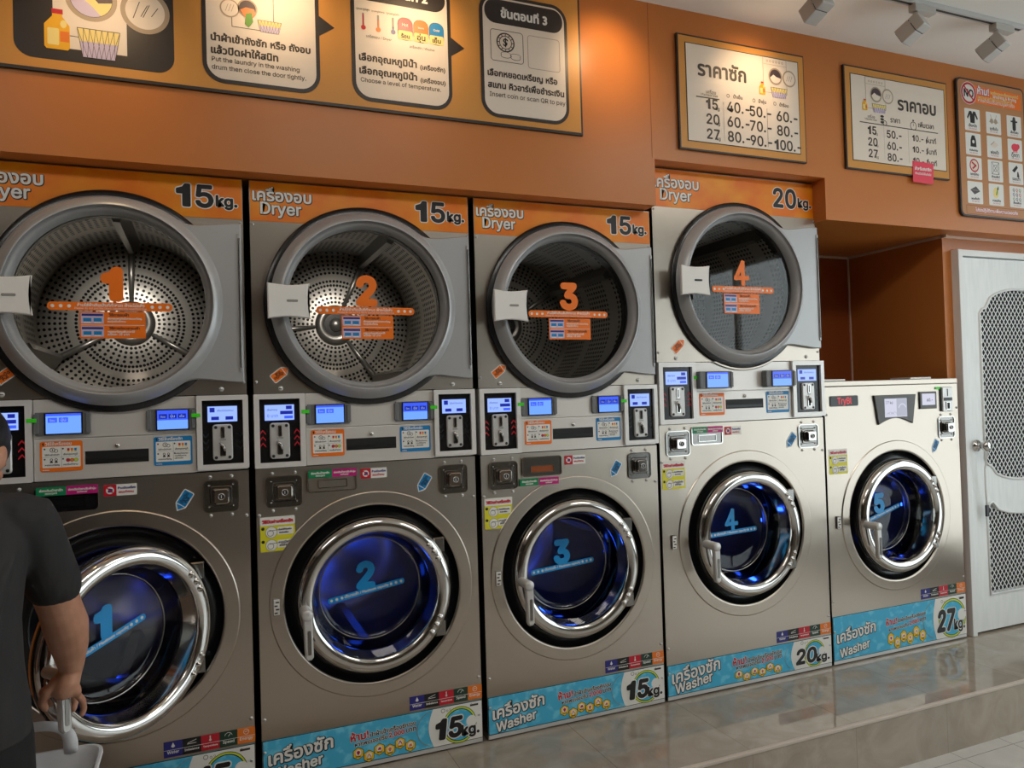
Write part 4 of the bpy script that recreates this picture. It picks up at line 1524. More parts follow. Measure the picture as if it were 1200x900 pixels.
    for i, (c, t) in enumerate((('energy_blue', 'Water'), ('energy_black', 'Imbalance'), ('energy_red', 'Temperature'), ('energy_green', 'Speed'), ('energy_orange', 'Energy'))):
        a, b_ = e0 + ew * i, e0 + ew * (i + 1)
        zb = band + .007
        m.prism([(a, zb), (b_, zb), (b_, zb + .050), (a, zb + .050)], -.001, 0, c)
        m.rect(a, b_, zb + .022, zb + .0232, -.0013, 'white')
        c1, c2 = (a + b_) / 2, zb + .037
        if i == 0:
            m.poly([(c1 - .006, c2 - .004), (c1, c2 - .008), (c1 + .006, c2 - .004), (c1, c2 + .009)], -.0013, 'white')
        elif i == 1:
            m.line([(c1 - .013, c2 - .005), (c1 + .013, c2 - .004)], .0018, -.0013, 'white'); m.line([(c1 - .012, c2 - .002), (c1 + .013, c2 + .006)], .0018, -.0013, 'white')
        elif i == 2:
            m.disc(c1, c2 - .005, .004, -.0013, 'white', 12); m.rect(c1 - .0018, c1 + .0018, c2 - .005, c2 + .009, -.0013, 'white')
        elif i == 3:
            m.ring(c1, c2 - .004, .011, .0125, -.0013, 'white', 24, .2, pi - .2); m.line([(c1, c2 - .004), (c1 + .006, c2 + .003)], .0018, -.0013, 'white')
        else:
            m.ring(c1, c2, .0075, .009, -.0013, 'white', 24); m.line([(c1 - .004, c2), (c1 + .004, c2 + .002)], .0018, -.0013, 'white')
        m.text(t, c1, zb + .011, 'white', -.0013, w=min(ew * .78, .006 * len(t) + .005), align='C', bold=.0003)
    m.build('rating_sticker', root, label='five coloured rating squares')
    screws([(.011, top - .157), (W_ - .012, top - .151), (.012, band + .07), (W_ - .012, band + .085)], root)
    screws([(.011, (.026 + band) * .5 + .03), (W_ - .014, (.026 + band) * .5 + .015)], root, r=.005, y=-.002)
    return root


# four stacks and one single washer, left to right
X1, X2, X3, X4, X5 = -.808, 0.0, .8087, 1.610, 2.5235
CB, CT = 1.077, 1.331
DR = [
    (X1, CT + .001, 2.060, 1.922, .790, '1', '15', .392, 1.637, .275, 'grey door dryer with orange numeral 1, top left behind the person', (.063, 1.378, .118, 1.420), 1.55),
    (X2, CT + .001, 2.060, 1.922, .790, '2', '15', .392, 1.637, .275, 'grey door dryer with orange numeral 2, second from left', (.118, 1.420, .063, 1.378), 1.15),
    (X3, CT + .001, 2.060, 1.922, .790, '3', '15', .392, 1.637, .275, 'grey door dryer with orange numeral 3, third from left', (.118, 1.420, .063, 1.378), .6),
    (X4, 1.4235, 2.249, 2.086, .897, '4', '20', .446, 1.760, .290, 'grey door dryer with orange numeral 4, wider and taller than the others', (.145, 1.522, .085, 1.468), .9),
]
for x, z0, z1, zo, W_, num, kg, cx, cz, rg, lab, tg, ph in DR:
    dryer(x, z0, z1, zo, W_, num, kg, cx, cz, rg, lab, tg, .70, ph, {'1': 5.0, '2': 4.5, '3': .6, '4': .25}[num])
console(X1, CB, CT, .790, .171, .627, 'steel control console of the leftmost stack, above the open washer')
console(X2, CB, CT, .790, .171, .627, 'steel control console between dryer 2 and washer 2')
console(X3, CB, CT, .790, .171, .627, 'steel control console between dryer 3 and washer 3')
console(X4, 1.1585, 1.4226, .905, .190, .715, 'steel control console of the tall stack, between dryer 4 and washer 4', deep=.03)
washer(X1, .790, CB - .001, .388, .610, .163, '1', '15', 'steel washing machine with its round door swung open and blue numeral 1', 'black', .68, .30,
       (.565, .957, .605, 1.019), None, led=.12)
washer(X2, .790, CB - .001, .3986, .610, .163, '2', '15', 'steel washing machine with closed door and blue numeral 2', 'steel', 0, .16,
       (.565, .957, .605, 1.019), (.012, .795))
washer(X3, .790, CB - .001, .3925, .610, .163, '3', '15', 'steel washing machine with blue numeral 3 and labels under its drawer', 'open', 0, .09,
       (.565, .957, .605, 1.019), (.012, .795))
washer(X4, .905, 1.1575, .4445, .6656, .151, '4', '20', 'steel washing machine with blue numeral 4 under the tall dryer', 'chrome', 0, .04,
       (.682, 1.027, .730, 1.090), (.010, .885), lockR=(.750, .867, 1.022, 1.130), kx=.95)
w5 = washer(X5, .897, 1.3252, .445, .6645, .227, '5', '27', 'wide single washing machine with blue numeral 5, no dryer above it', None, 0, .28,
            (.700, .953, .737, 1.016), (.017, .888), lockL=False, lockR=(.746, .861, 1.023, 1.132), con=True, lid=True)
# control fittings of the single washer
m = MB()
m.rr(.034, .210, 1.205, 1.255, .007, -.004, 0, 'grey_panel', .001)
m.rr(.038, .206, 1.209, 1.251, .005, -.0044, -.004, 'bezel')
m.text('TryBl', .078, 1.216, 'led_red', -.0048, w=.088, h=.030, bold=.0012)
m.build('led_display', w5, label='dark display with red characters')
m = MB()
o_ = [(.308, 1.251), (.588, 1.251)] + [(.562, 1.108)] + [(.562 - .229 * i / 10, 1.108 + .030 * sin(pi * i / 10)) for i in range(1, 10)] + [(.333, 1.108)]
m.prism(o_[::-1], -.010, 0, 'grey_panel', .002)
cp = m.build('control_panel', w5)
m = MB()
m.rect(.373, .522, 1.143, 1.233, -.0104, 'screen_pale')
m.rect(.452, .520, 1.146, 1.231, -.0107, 'screen_grey')
for i in range(4):
    m.ring(.395 + .014 * i, 1.152, .010 + .004 * (i % 2), .0125 + .004 * (i % 2), -.0109, 'screen_grey', 24, .2, pi - .2)
m.ring(.490, 1.180, .022, .028, -.0110, 'screen_pale', 24, .3, 2.9)
m.text('27 kg', .382, 1.208, 'screen_text', -.0109, w=.045)
m.build('touch_screen', cp)
m = MB()
m.prism([(.618, 1.175), (.735, 1.175), (.735, 1.261), (.618, 1.261)][::1], -.008, 0, 'grey_panel', .002)
m.rect(.631, .722, 1.194, 1.251, -.0084, 'screen_pale')
m.text('60.-', .664, 1.212, 'screen_text', -.0087, w=.040, bold=.0005)
m.build('price_display', w5)
m = MB()
m.rr(.772, .846, 1.157, 1.282, .007, -.012, 0, 'satin_metal', .003)
m.box(.766, .774, -.006, 0, 1.160, 1.278, 'plastic_black')
m.rect(.804, .811, 1.235, 1.272, -.0124, 'slot_black')
m.rr(.782, .836, 1.212, 1.228, .003, -.016, -.012, 'plastic_black')
m.rframe(.795, .820, 1.168, 1.205, .003, .003, -.016, -.012, 'chrome')
m.rect(.798, .817, 1.171, 1.202, -.0125, 'slot_black')
m.build('coin_acceptor', w5)
m = MB(); m.prism([(.735, 1.270), (.772, 1.270), (.772, 1.283), (.735, 1.283)], -.004, -.001, 'neon_green'); m.build('green_tab', w5)

# ------------------------------------------------------------------ signs on the orange wall
YS = YW


def sign_plate(name, loc_x, loc_z, label, cat):
    return thing(name, (loc_x, YS, loc_z), label, cat)


def mini_washer(m, x0, z0, w, h, y, flip=False):
    """line drawing of a washer with open door, bottle and basket"""
    m.rframe(x0 + w * .12, x0 + w * .78, z0 + h * .10, z0 + h, .002, .0016, y, y + .0004, 'taupe')
    m.line([(x0 + w * .14, z0 + h * .80), (x0 + w * .76, z0 + h * .80)], .0015, y, 'taupe')
    for k in range(6):
        m.ring(x0 + w * (.24 + .085 * k), z0 + h * .88, w * .015, w * .026, y, 'taupe', 14)
    cx, cz, r = x0 + w * .46, z0 + h * .52, w * .19
    m.disc(cx, cz, r, y, 'taupe', 32)
    m.disc(cx, cz, r * .82, y - .0003, 'dark_plum', 32)
    m.poly([(cx + r * .8 * cos(a), cz + r * .8 * sin(a)) for a in [pi + .25 + (pi - .45) * i / 12 for i in range(13)]] + [(cx + r * .1, cz - r * .02), (cx - r * .3, cz + r * .2)], y - .0006, 'card_white')
    dx = cx + r * 2.05
    m.disc(dx, cz, r * .98, y, 'taupe', 32)
    m.disc(dx, cz, r * .8, y - .0003, 'card_white', 32)
    for k in (-1, 0, 1):
        m.line([(dx + (k * .3 - .12) * r, cz - r * .3), (dx + (k * .3 + .12) * r, cz + r * .3)], .0014, y - .0005, 'ink_soft')
    basket_icon(m, x0 + w * .32, x0 + w * .78, z0, z0 + h * .24, y - .0008)
    bottle_icon(m, x0, x0 + w * .16, z0 + h * .02, z0 + h * .34, y - .0004)


def basket_icon(m, x0, x1, z0, z1, y, n=6):
    w = x1 - x0
    t = w * .12
    zm = z0 + (z1 - z0) * .55
    m.poly([(x0 + t, z0), (x1 - t, z0), (x1 - t * .5, zm), (x0 + t * .5, zm)], y, 'lavender')
    m.poly([(x0 + t * .5, zm), (x1 - t * .5, zm), (x1, z1), (x0, z1)], y, 'pale_yellow')
    lw = w * .010
    for i in range(n + 1):
        f = i / n
        for d in (-1, 1):
            g = min(1, max(0, f + d / n))
            m.line([(x0 + w * f, z1), (x0 + t + (w - 2 * t) * g, z0)], lw, y - .0003, 'dark_plum')
    m.line([(x0, z1), (x1, z1)], lw * 1.6, y - .0004, 'dark_plum')


def bottle_icon(m, x0, x1, z0, z1, y):
    w, h = x1 - x0, z1 - z0
    m.prism([(x0 + w * .08, z0), (x1 - w * .08, z0), (x1, z0 + h * .06), (x1, z0 + h * .6), (x0 + w * .72, z0 + h * .82), (x0 + w * .72, z0 + h * .88), (x0 + w * .32, z0 + h * .88), (x0 + w * .32, z0 + h * .82), (x0, z0 + h * .6), (x0, z0 + h * .06)], y - .0002, y + .0002, 'bottle_yellow')
    m.rect(x0 + w * .3, x0 + w * .74, z0 + h * .88, z1, y - .0003, 'sticker_red')
    m.rr(x0 + w * .12, x0 + w * .58, z0 + h * .1, z0 + h * .52, w * .06, y - .0005, y - .0003, 'pale_yellow')
    m.rr(x0 + w * .62, x0 + w * .98, z0 + h * .2, z0 + h * .46, w * .04, y - .0005, y - .0003, 'energy_orange')
    m.disc(x0 + w * .76, z0 + h * .64, w * .13, y - .0005, 'pale_yellow', 16, h * .1)


# --- long instruction board
ox, oz = .15, 2.58
BX0, BX1, BZ0, BZ1 = -.96, 1.246, 2.314, 2.862
bd = sign_plate('instruction_board', ox, oz, 'long orange instruction board with a dark picture panel and three white step cards', 'sign board')


def L2(m):
    m.fr = None
    return m


m = MB()
m.box(BX0 - ox, BX1 - ox, -.010, -.0005, BZ0 - oz, BZ1 - oz, 'card_border')
m.rect(BX0 + .008 - ox, BX1 - .008 - ox, BZ0 + .010 - oz, BZ1 - .008 - oz, -.0104, 'board_orange')
m.build('board', bd)
m = MB(); m.frame(-ox, -oz)
y = -.0112
m.prism(rrect(-.654, -.219, 2.353, 2.83, .05, 8), y, y + .0006, 'card_border')
m.rect(-.552, -.353, 2.392, 2.80, y - .0003, 'card_white')
m.disc(-.449, 2.556, .071, y - .0006, 'taupe', 48); m.disc(-.449, 2.556, .058, y - .0009, 'dark_plum', 48)
c0, cz0, r0 = -.449, 2.556, .057
m.poly([(c0 + r0 * cos(a), cz0 + r0 * sin(a)) for a in [pi - .1 + (pi + .0) * i / 16 for i in range(17)]] + [(c0 + .02, cz0 - .012), (c0 - .008, cz0 + .018), (c0 - .035, cz0 + .022)], y - .0012, 'pale_yellow')
m.poly([(c0 + r0 * cos(a), cz0 + r0 * sin(a)) for a in [pi + .1 + (pi * .62) * i / 12 for i in range(13)]] + [(c0 + .004, cz0 - .026), (c0 - .028, cz0 + .002)], y - .0015, 'lavender')
m.disc(-.300, 2.540, .070, y - .0006, 'taupe', 48); m.disc(-.300, 2.540, .056, y - .0009, 'card_white', 48)
for kx_, hh in ((-.026, .028), (-.004, .020), (.002, .022), (.026, .016)):
    m.line([(-.300 + kx_ - .008, 2.540 - hh + .004), (-.300 + kx_ + .010, 2.540 + hh)], .0022, y - .0012, 'ink_soft')
basket_icon(m, -.488, -.372, 2.372, 2.460, y - .0018, 7)
m.line([(-.512, 2.432), (-.482, 2.431)], .0012, y - .0012, 'ink_soft')
bottle_icon(m, -.575, -.508, 2.385, 2.508, y - .0015)
m.build('picture_panel', bd, label='dark rounded panel with washer, basket and yellow bottle')


def card(x0, x1, z0=2.345, z1=2.812, arrow=True):
    m = MB(); m.frame(-ox, -oz)
    m.prism(rrect(x0, x1, z0, z1, .066, 8), -.0125, -.0104, 'card_border')
    m.prism(rrect(x0 + .013, x1 - .013, z0 + .013, z1 - .013, .054, 8), -.0130, -.0125, 'card_white')
    if arrow:
        m.prism([(x1 - .003, 2.548), (x1 + .052, 2.585), (x1 - .003, 2.620)], -.0122, -.0104, 'card_border')
    return m


def header(m, x0, x1, t):
    m.prism(rrect(x0 + .020, x1 - .020, 2.701, 2.792, .043, 8), -.0136, -.0130, 'card_border')
    m.text(t, (x0 + x1) / 2, 2.727, 'white', -.0140, w=.190, align='C', bold=.0020, res=4)


yt = -.0136
# step 1
m = card(-.136, .236)
header(m, -.136, .236, 'ขั้นตอนที่ 1')
m.rframe(-.045, .088, 2.535, 2.70, .001, .0018, yt, yt + .0004, 'ink_soft')
m.ring(-.050, 2.595, .026, .030, yt - .0003, 'taupe', 32); m.disc(-.050, 2.595, .026, yt - .0002, 'card_white', 32)
for k in (-1, 0, 1):
    m.line([(-.050 + .009 * k - .004, 2.585), (-.050 + .009 * k + .004, 2.608)], .0016, yt - .0005, 'taupe')
m.disc(.005, 2.603, .031, yt - .0003, 'taupe', 32); m.disc(.005, 2.603, .026, yt - .0006, 'dark_plum', 32)
m.poly([(-.018, 2.595), (.0, 2.606), (.026, 2.603), (.030, 2.585), (.012, 2.560), (-.005, 2.575)], yt - .0009, 'energy_orange')
m.poly([(.0, 2.585), (.018, 2.590), (.022, 2.560), (.008, 2.540), (-.004, 2.550)], yt - .0012, 'leaf_green')
basket_icon(m, .036, .112, 2.532, 2.570, yt - .0009, 7)
m.text('นำผ้าเข้าถังซัก หรือ ถังอบ', -.109, 2.482, 'ink_soft', yt, w=.313, bold=.0014, res=3)
m.text('แล้วปิดฝาให้สนิท', -.109, 2.440, 'ink_soft', yt, w=.207, bold=.0014, res=3)
m.text('Put the laundry in the washing', -.108, 2.414, 'ink_soft', yt, w=.275, bold=.0003)
m.text('drum then close the door tightly.', -.108, 2.388, 'ink_soft', yt, w=.296, bold=.0003)
m.build('step_card', bd, label='first white step card')
# step 2
m = card(.345, .709)
header(m, .345, .709, 'ขั้นตอนที่ 2')
for k, (c, t) in enumerate((('sticker_red', 'อุณหภูมิสูง'), ('energy_orange', 'อุณหภูมิกลาง'), ('energy_blue', 'อุณหภูมิต่ำ'))):
    xx = .388 + .053 * k
    m.rr(xx - .0035, xx + .0035, 2.602, 2.655, .003, yt, yt + .0004, 'grey_line')
    m.rect(xx - .002, xx + .002, 2.602, 2.650 - .014 * k, yt - .0003, c)
    m.disc(xx, 2.603, .0085, yt - .0005, c, 16)
    m.text(t, xx, 2.664, 'ink_soft', yt, w=.046, align='C')
    cx0 = .513 + .058 * k
    m.rr(cx0 - .003, cx0 + .053, 2.580, 2.662, .024, yt, yt + .0004, 'ink_soft')
    m.rr(cx0 - .0015, cx0 + .0515, 2.5815, 2.6605, .023, yt - .0003, yt, ('sticker_red', 'energy_orange', 'sticker_blue')[k])
    m.poly(rrect(cx0 - .0015, cx0 + .0515, 2.5815, 2.614, .006), yt - .0006, 'pale_yellow')
    m.text(('ร้อน', 'อุ่น', 'เย็น')[k], cx0 + .025, 2.588, 'ink', yt - .0009, w=.030, align='C', bold=.0007)
    m.text(('Hot', 'Warm', 'Cold')[k], cx0 + .025, 2.630, 'card_white', yt - .0009, w=.022, align='C', bold=.0003)
m.text('เครื่องอบ / Dryer', .398, 2.570, 'ink_soft', yt, w=.090)
m.text('เครื่องซัก / Washer', .553, 2.556, 'ink_soft', yt, w=.094)
m.text('เลือกอุณหภูมิน้ำ', .371, 2.487, 'ink_soft', yt, w=.205, bold=.0014, res=3)
m.text('(เครื่องซัก)', .590, 2.484, 'ink_soft', yt, w=.093, bold=.0007)
m.text('เลือกอุณหภูมิน้ำ', .371, 2.440, 'ink_soft', yt, w=.205, bold=.0014, res=3)
m.text('(เครื่องอบ)', .590, 2.437, 'ink_soft', yt, w=.093, bold=.0007)
m.text('Choose a level of temperature.', .374, 2.411, 'ink_soft', yt, w=.291, bold=.0002)
m.build('step_card', bd, label='second white step card')
# step 3
m = card(.823, 1.187, arrow=False)
header(m, .823, 1.187, 'ขั้นตอนที่ 3')
m.rframe(.864, .998, 2.558, 2.678, .012, .002, yt, yt + .0004, 'ink_soft')
m.rframe(1.016, 1.152, 2.548, 2.676, .012, .002, yt, yt + .0004, 'taupe')
m.ring(.925, 2.632, .032, .037, yt, 'ink_soft', 40); m.ring(.925, 2.632, .023, .026, yt, 'ink_soft', 40)
for k in range(12):
    a = 2 * pi * k / 12
    m.line([(.925 + .026 * cos(a), 2.632 + .026 * sin(a)), (.925 + .032 * cos(a), 2.632 + .032 * sin(a))], .003, yt - .0002, 'ink_soft')
m.text('$', .925, 2.618, 'ink', yt - .0003, h=.028, align='C', bold=.0007)
for cx_, cz_ in ((.925, 2.581), (.925, 2.588), (.965, 2.578), (.965, 2.586)):
    m.disc(cx_, cz_, .021, yt - .0004, 'ink_soft', 32, .0085); m.disc(cx_, cz_, .019, yt - .0007 - (cz_ - 2.57) * .01, 'card_white', 32, .0068)
m.text('เลือกหยอดเหรียญ หรือ', .850, 2.500, 'ink_soft', yt, w=.287, bold=.0013, res=3)
m.text('สแกน คิวอาร์เพื่อชำระเงิน', .850, 2.455, 'ink_soft', yt, w=.315, bold=.0013, res=3)
m.text('Insert coin or scan QR to pay', .855, 2.422, 'ink_soft', yt, w=.315, bold=.0002)
m.build('step_card', bd, label='third white step card')


# --- price boards
def price_board(x0, x1, label, white):
    ox, oz = (x0 + x1) / 2, 2.55
    r = sign_plate('price_board', ox, oz, label, 'price board')
    r['group'] = 'price boards on the orange wall'
    m = MB(); m.frame(-ox, -oz)
    m.box(x0 - ox, x1 - ox, -.014, -.0005, 2.309 - oz, 2.796 - oz, 'card_border', .001)
    m.rect(x0 + .007, x1 - .005, 2.309 + .006, 2.796 - .007, -.0144, 'board_orange')
    m.build('board', r)
    m = MB(); m.frame(-ox, -oz)
    a, b, c, d = white
    m.prism([(a, c), (b, c), (b, d), (a, d)], -.0158, -.0144, 'card_white')
    m.rframe(a - .002, b + .002, c - .002, d + .002, .0005, .003, -.0162, -.0144, 'ink')
    return r, m


ykk = -.0166
r1, m = price_board(1.698, 2.381, 'white price board headed with washing prices, nearer the ceiling lamps at left', (1.740, 2.344, 2.347, 2.760))
r1['label'] = 'left framed price board with three price columns from 40 to 100'
m.text('ราคาซัก', 1.800, 2.630, 'ink_soft', ykk, w=.250, bold=.0026, res=4)
mini_washer(m, 2.122, 2.585, .200, .180, ykk)
m.text('เครื่อง', 1.838, 2.556, 'ink_soft', ykk, w=.050); m.text('Machine Size', 1.812, 2.545, 'ink_soft', ykk, w=.085)
m.rect(1.786, 1.905, 2.535, 2.540, ykk, 'ink_soft')
m.text('น้ำเย็น', 1.980, 2.553, 'ink_soft', ykk, w=.048, bold=.0004); m.text('น้ำอุ่น', 2.115, 2.550, 'ink_soft', ykk, w=.042, bold=.0004); m.text('น้ำร้อน', 2.232, 2.549, 'ink_soft', ykk, w=.050, bold=.0004)
for xx, zz in ((1.952, 2.560), (2.090, 2.557), (2.206, 2.557)):
    m.ring(xx, zz, .006, .008, ykk, 'ink_soft', 14)
m.rect(1.925, 1.9262, 2.36, 2.53, ykk, 'grey_line'); m.rect(2.160, 2.1615, 2.36, 2.53, ykk, 'ink_soft')
for k, (sz_, p) in enumerate((('15', ('40.-', '50.-', '60.-')), ('20', ('60.-', '70.-', '80.-')), ('27', ('80.-', '90.-', '100.-')))):
    zz = 2.492 - .064 * k
    m.text(sz_, 1.836, zz, 'ink_soft', ykk, h=.042, bold=.0014, res=4); m.text('kg', 1.885, zz - .002, 'ink_soft', ykk, h=.014, bold=.0003)
    for j, t in enumerate(p):
        m.text(t, (1.945, 2.066, 2.215)[j] - (.018 if t == '100.-' else 0), zz + (0, -.004, -.009)[j], 'ink_soft', ykk, h=.043, bold=.0014, res=4)
m.build('price_sheet', r1)
r2, m = price_board(2.620, 3.302, '', (2.660, 3.278, 2.352, 2.757))
r2['label'] = 'right framed price board with a pink paper note at its lower edge'
m.text('ราคาอบ', 2.960, 2.622, 'ink_soft', ykk, w=.255, bold=.0026, res=4)
mini_washer(m, 2.728, 2.590, .195, .165, ykk)
m.text('เครื่อง', 2.760, 2.560, 'ink_soft', ykk, w=.045); m.text('Machine Size', 2.742, 2.549, 'ink_soft', ykk, w=.075)
for q in range(3):
    m.disc(2.852, 2.548 + .014 * q, .012, ykk - .0002 * q, 'ink_soft', 20, .006)
m.ring(2.868, 2.545, .010, .013, ykk - .0007, 'ink', 20)
m.text('ราคา', 2.906, 2.555, 'ink_soft', ykk, w=.062, bold=.0006)
m.ring(3.058, 2.553, .018, .021, ykk, 'ink_soft', 28); m.line([(3.058, 2.553), (3.058, 2.566)], .002, ykk, 'ink'); m.rect(3.053, 3.063, 2.576, 2.583, ykk, 'ink_soft')
m.text('เพิ่มเวลา', 3.092, 2.552, 'ink_soft', ykk, w=.105, bold=.0006)
m.rect(2.708, 3.226, 2.533, 2.537, ykk, 'ink_soft')
m.rect(2.860, 2.861, 2.37, 2.53, ykk, 'grey_line'); m.rect(3.020, 3.0212, 2.37, 2.53, ykk, 'grey_line')
for k, (sz_, p, t) in enumerate((('15', '50.-', '6'), ('20', '60.-', '5'), ('27', '80.-', '3'))):
    zz = 2.484 - .055 * k
    m.text(sz_, 2.758, zz, 'ink_soft', ykk, h=.037, bold=.0012, res=4); m.text('kg', 2.803, zz - .002, 'ink_soft', ykk, h=.012)
    m.text(p, 2.880, zz - .006, 'ink_soft', ykk, h=.035, bold=.0012, res=4)
    m.text('10.- /', 3.048, zz - .004, 'ink_soft', ykk, h=.029, bold=.0007, res=3)
    m.text(t + 'นาที', 3.140, zz - .004, 'ink_soft', ykk, w=.070, bold=.0005)
m.build('price_sheet', r2)
m = MB(); m.frame(-2.961, -2.55)
m.prism([(3.040, 2.279), (3.178, 2.277), (3.184, 2.380), (3.043, 2.382)], -.0180, -.0170, 'pink_paper')
m.text('สำหรับสมาชิก', 3.056, 2.340, 'white', -.0184, w=.110, bold=.0008); m.text('ตั้งแต่วันนี้เป็นต้นไป', 3.056, 2.318, 'white', -.0184, w=.108, bold=.0003)
m.build('paper_note', r2, label='pink paper note')

# --- board of things that must not be washed
ox, oz = 3.628, 2.49
pr = sign_plate('prohibition_board', ox, oz, 'tall orange board with a red NO sign and twelve white picture cards', 'sign board')
m = MB(); m.frame(-ox, -oz)
m.prism(rrect(3.373, 3.885, 2.138, 2.842, .03, 6), -.014, -.0005, 'card_border', .001)
m.prism(rrect(3.382, 3.876, 2.147, 2.833, .024, 6), -.0150, -.014, 'board_tan')
m.rframe(3.412, 3.862, 2.150, 2.196, .002, .0022, -.0154, -.0150, 'niche_wall')
m.text('โปรดปฏิบัติตามเพื่อความปลอดภัย', 3.637, 2.167, 'white', -.0162, w=.32, align='C', bold=.0008, out=.002, om='sticker_red')
m.build('board', pr)
m = MB(); m.frame(-ox, -oz)
m.prism([(3.470, 2.724), (3.858, 2.722), (3.858, 2.806), (3.470, 2.812)], -.0160, -.0150, 'sticker_orange')
m.text('ห้าม!', 3.524, 2.771, 'white', -.0170, w=.085, bold=.002, out=.0024, om='sticker_magenta', res=3)
m.text('งดซักและอบสิ่งของเหล่านี้', 3.622, 2.782, 'pale_yellow', -.0166, w=.215, bold=.0006)
m.text('Washing & Drying', 3.640, 2.764, 'white', -.0166, w=.18, bold=.0006)
m.text('เพราะอาจทำให้เครื่องเสียหาย', 3.526, 2.747, 'pale_yellow', -.0166, w=.26, bold=.0003)
m.text('หากฝ่าฝืนปรับตามมูลค่าจริง', 3.526, 2.731, 'white', -.0166, w=.28, bold=.0003)
m.build('header_band', pr)
m = MB(); m.frame(-ox, -oz)
m.disc(3.457, 2.766, .058, -.0172, 'white', 40); m.ring(3.457, 2.766, .044, .055, -.0175, 'sticker_red', 40)
m.text('NO', 3.457, 2.748, 'ink', -.0178, h=.036, align='C', bold=.0022, res=3)
m.line([(3.457 - .035, 2.766 + .035), (3.457 + .035, 2.766 - .035)], .009, -.0182, 'sticker_red')
m.build('no_symbol', pr, label='round red NO symbol')
caps = ('เสื้อหนัง', 'ชุดชั้นใน', 'เสื้อกันฝน', 'ผ้าเปื้อนน้ำมัน', 'ฟองน้ำ', 'ตุ๊กตา', 'ของมีคม', 'ผ้าขนสัตว์', 'รองเท้า', 'พรมเช็ดเท้า', 'หมอนข้าง', 'สิ่งของอื่นๆ')
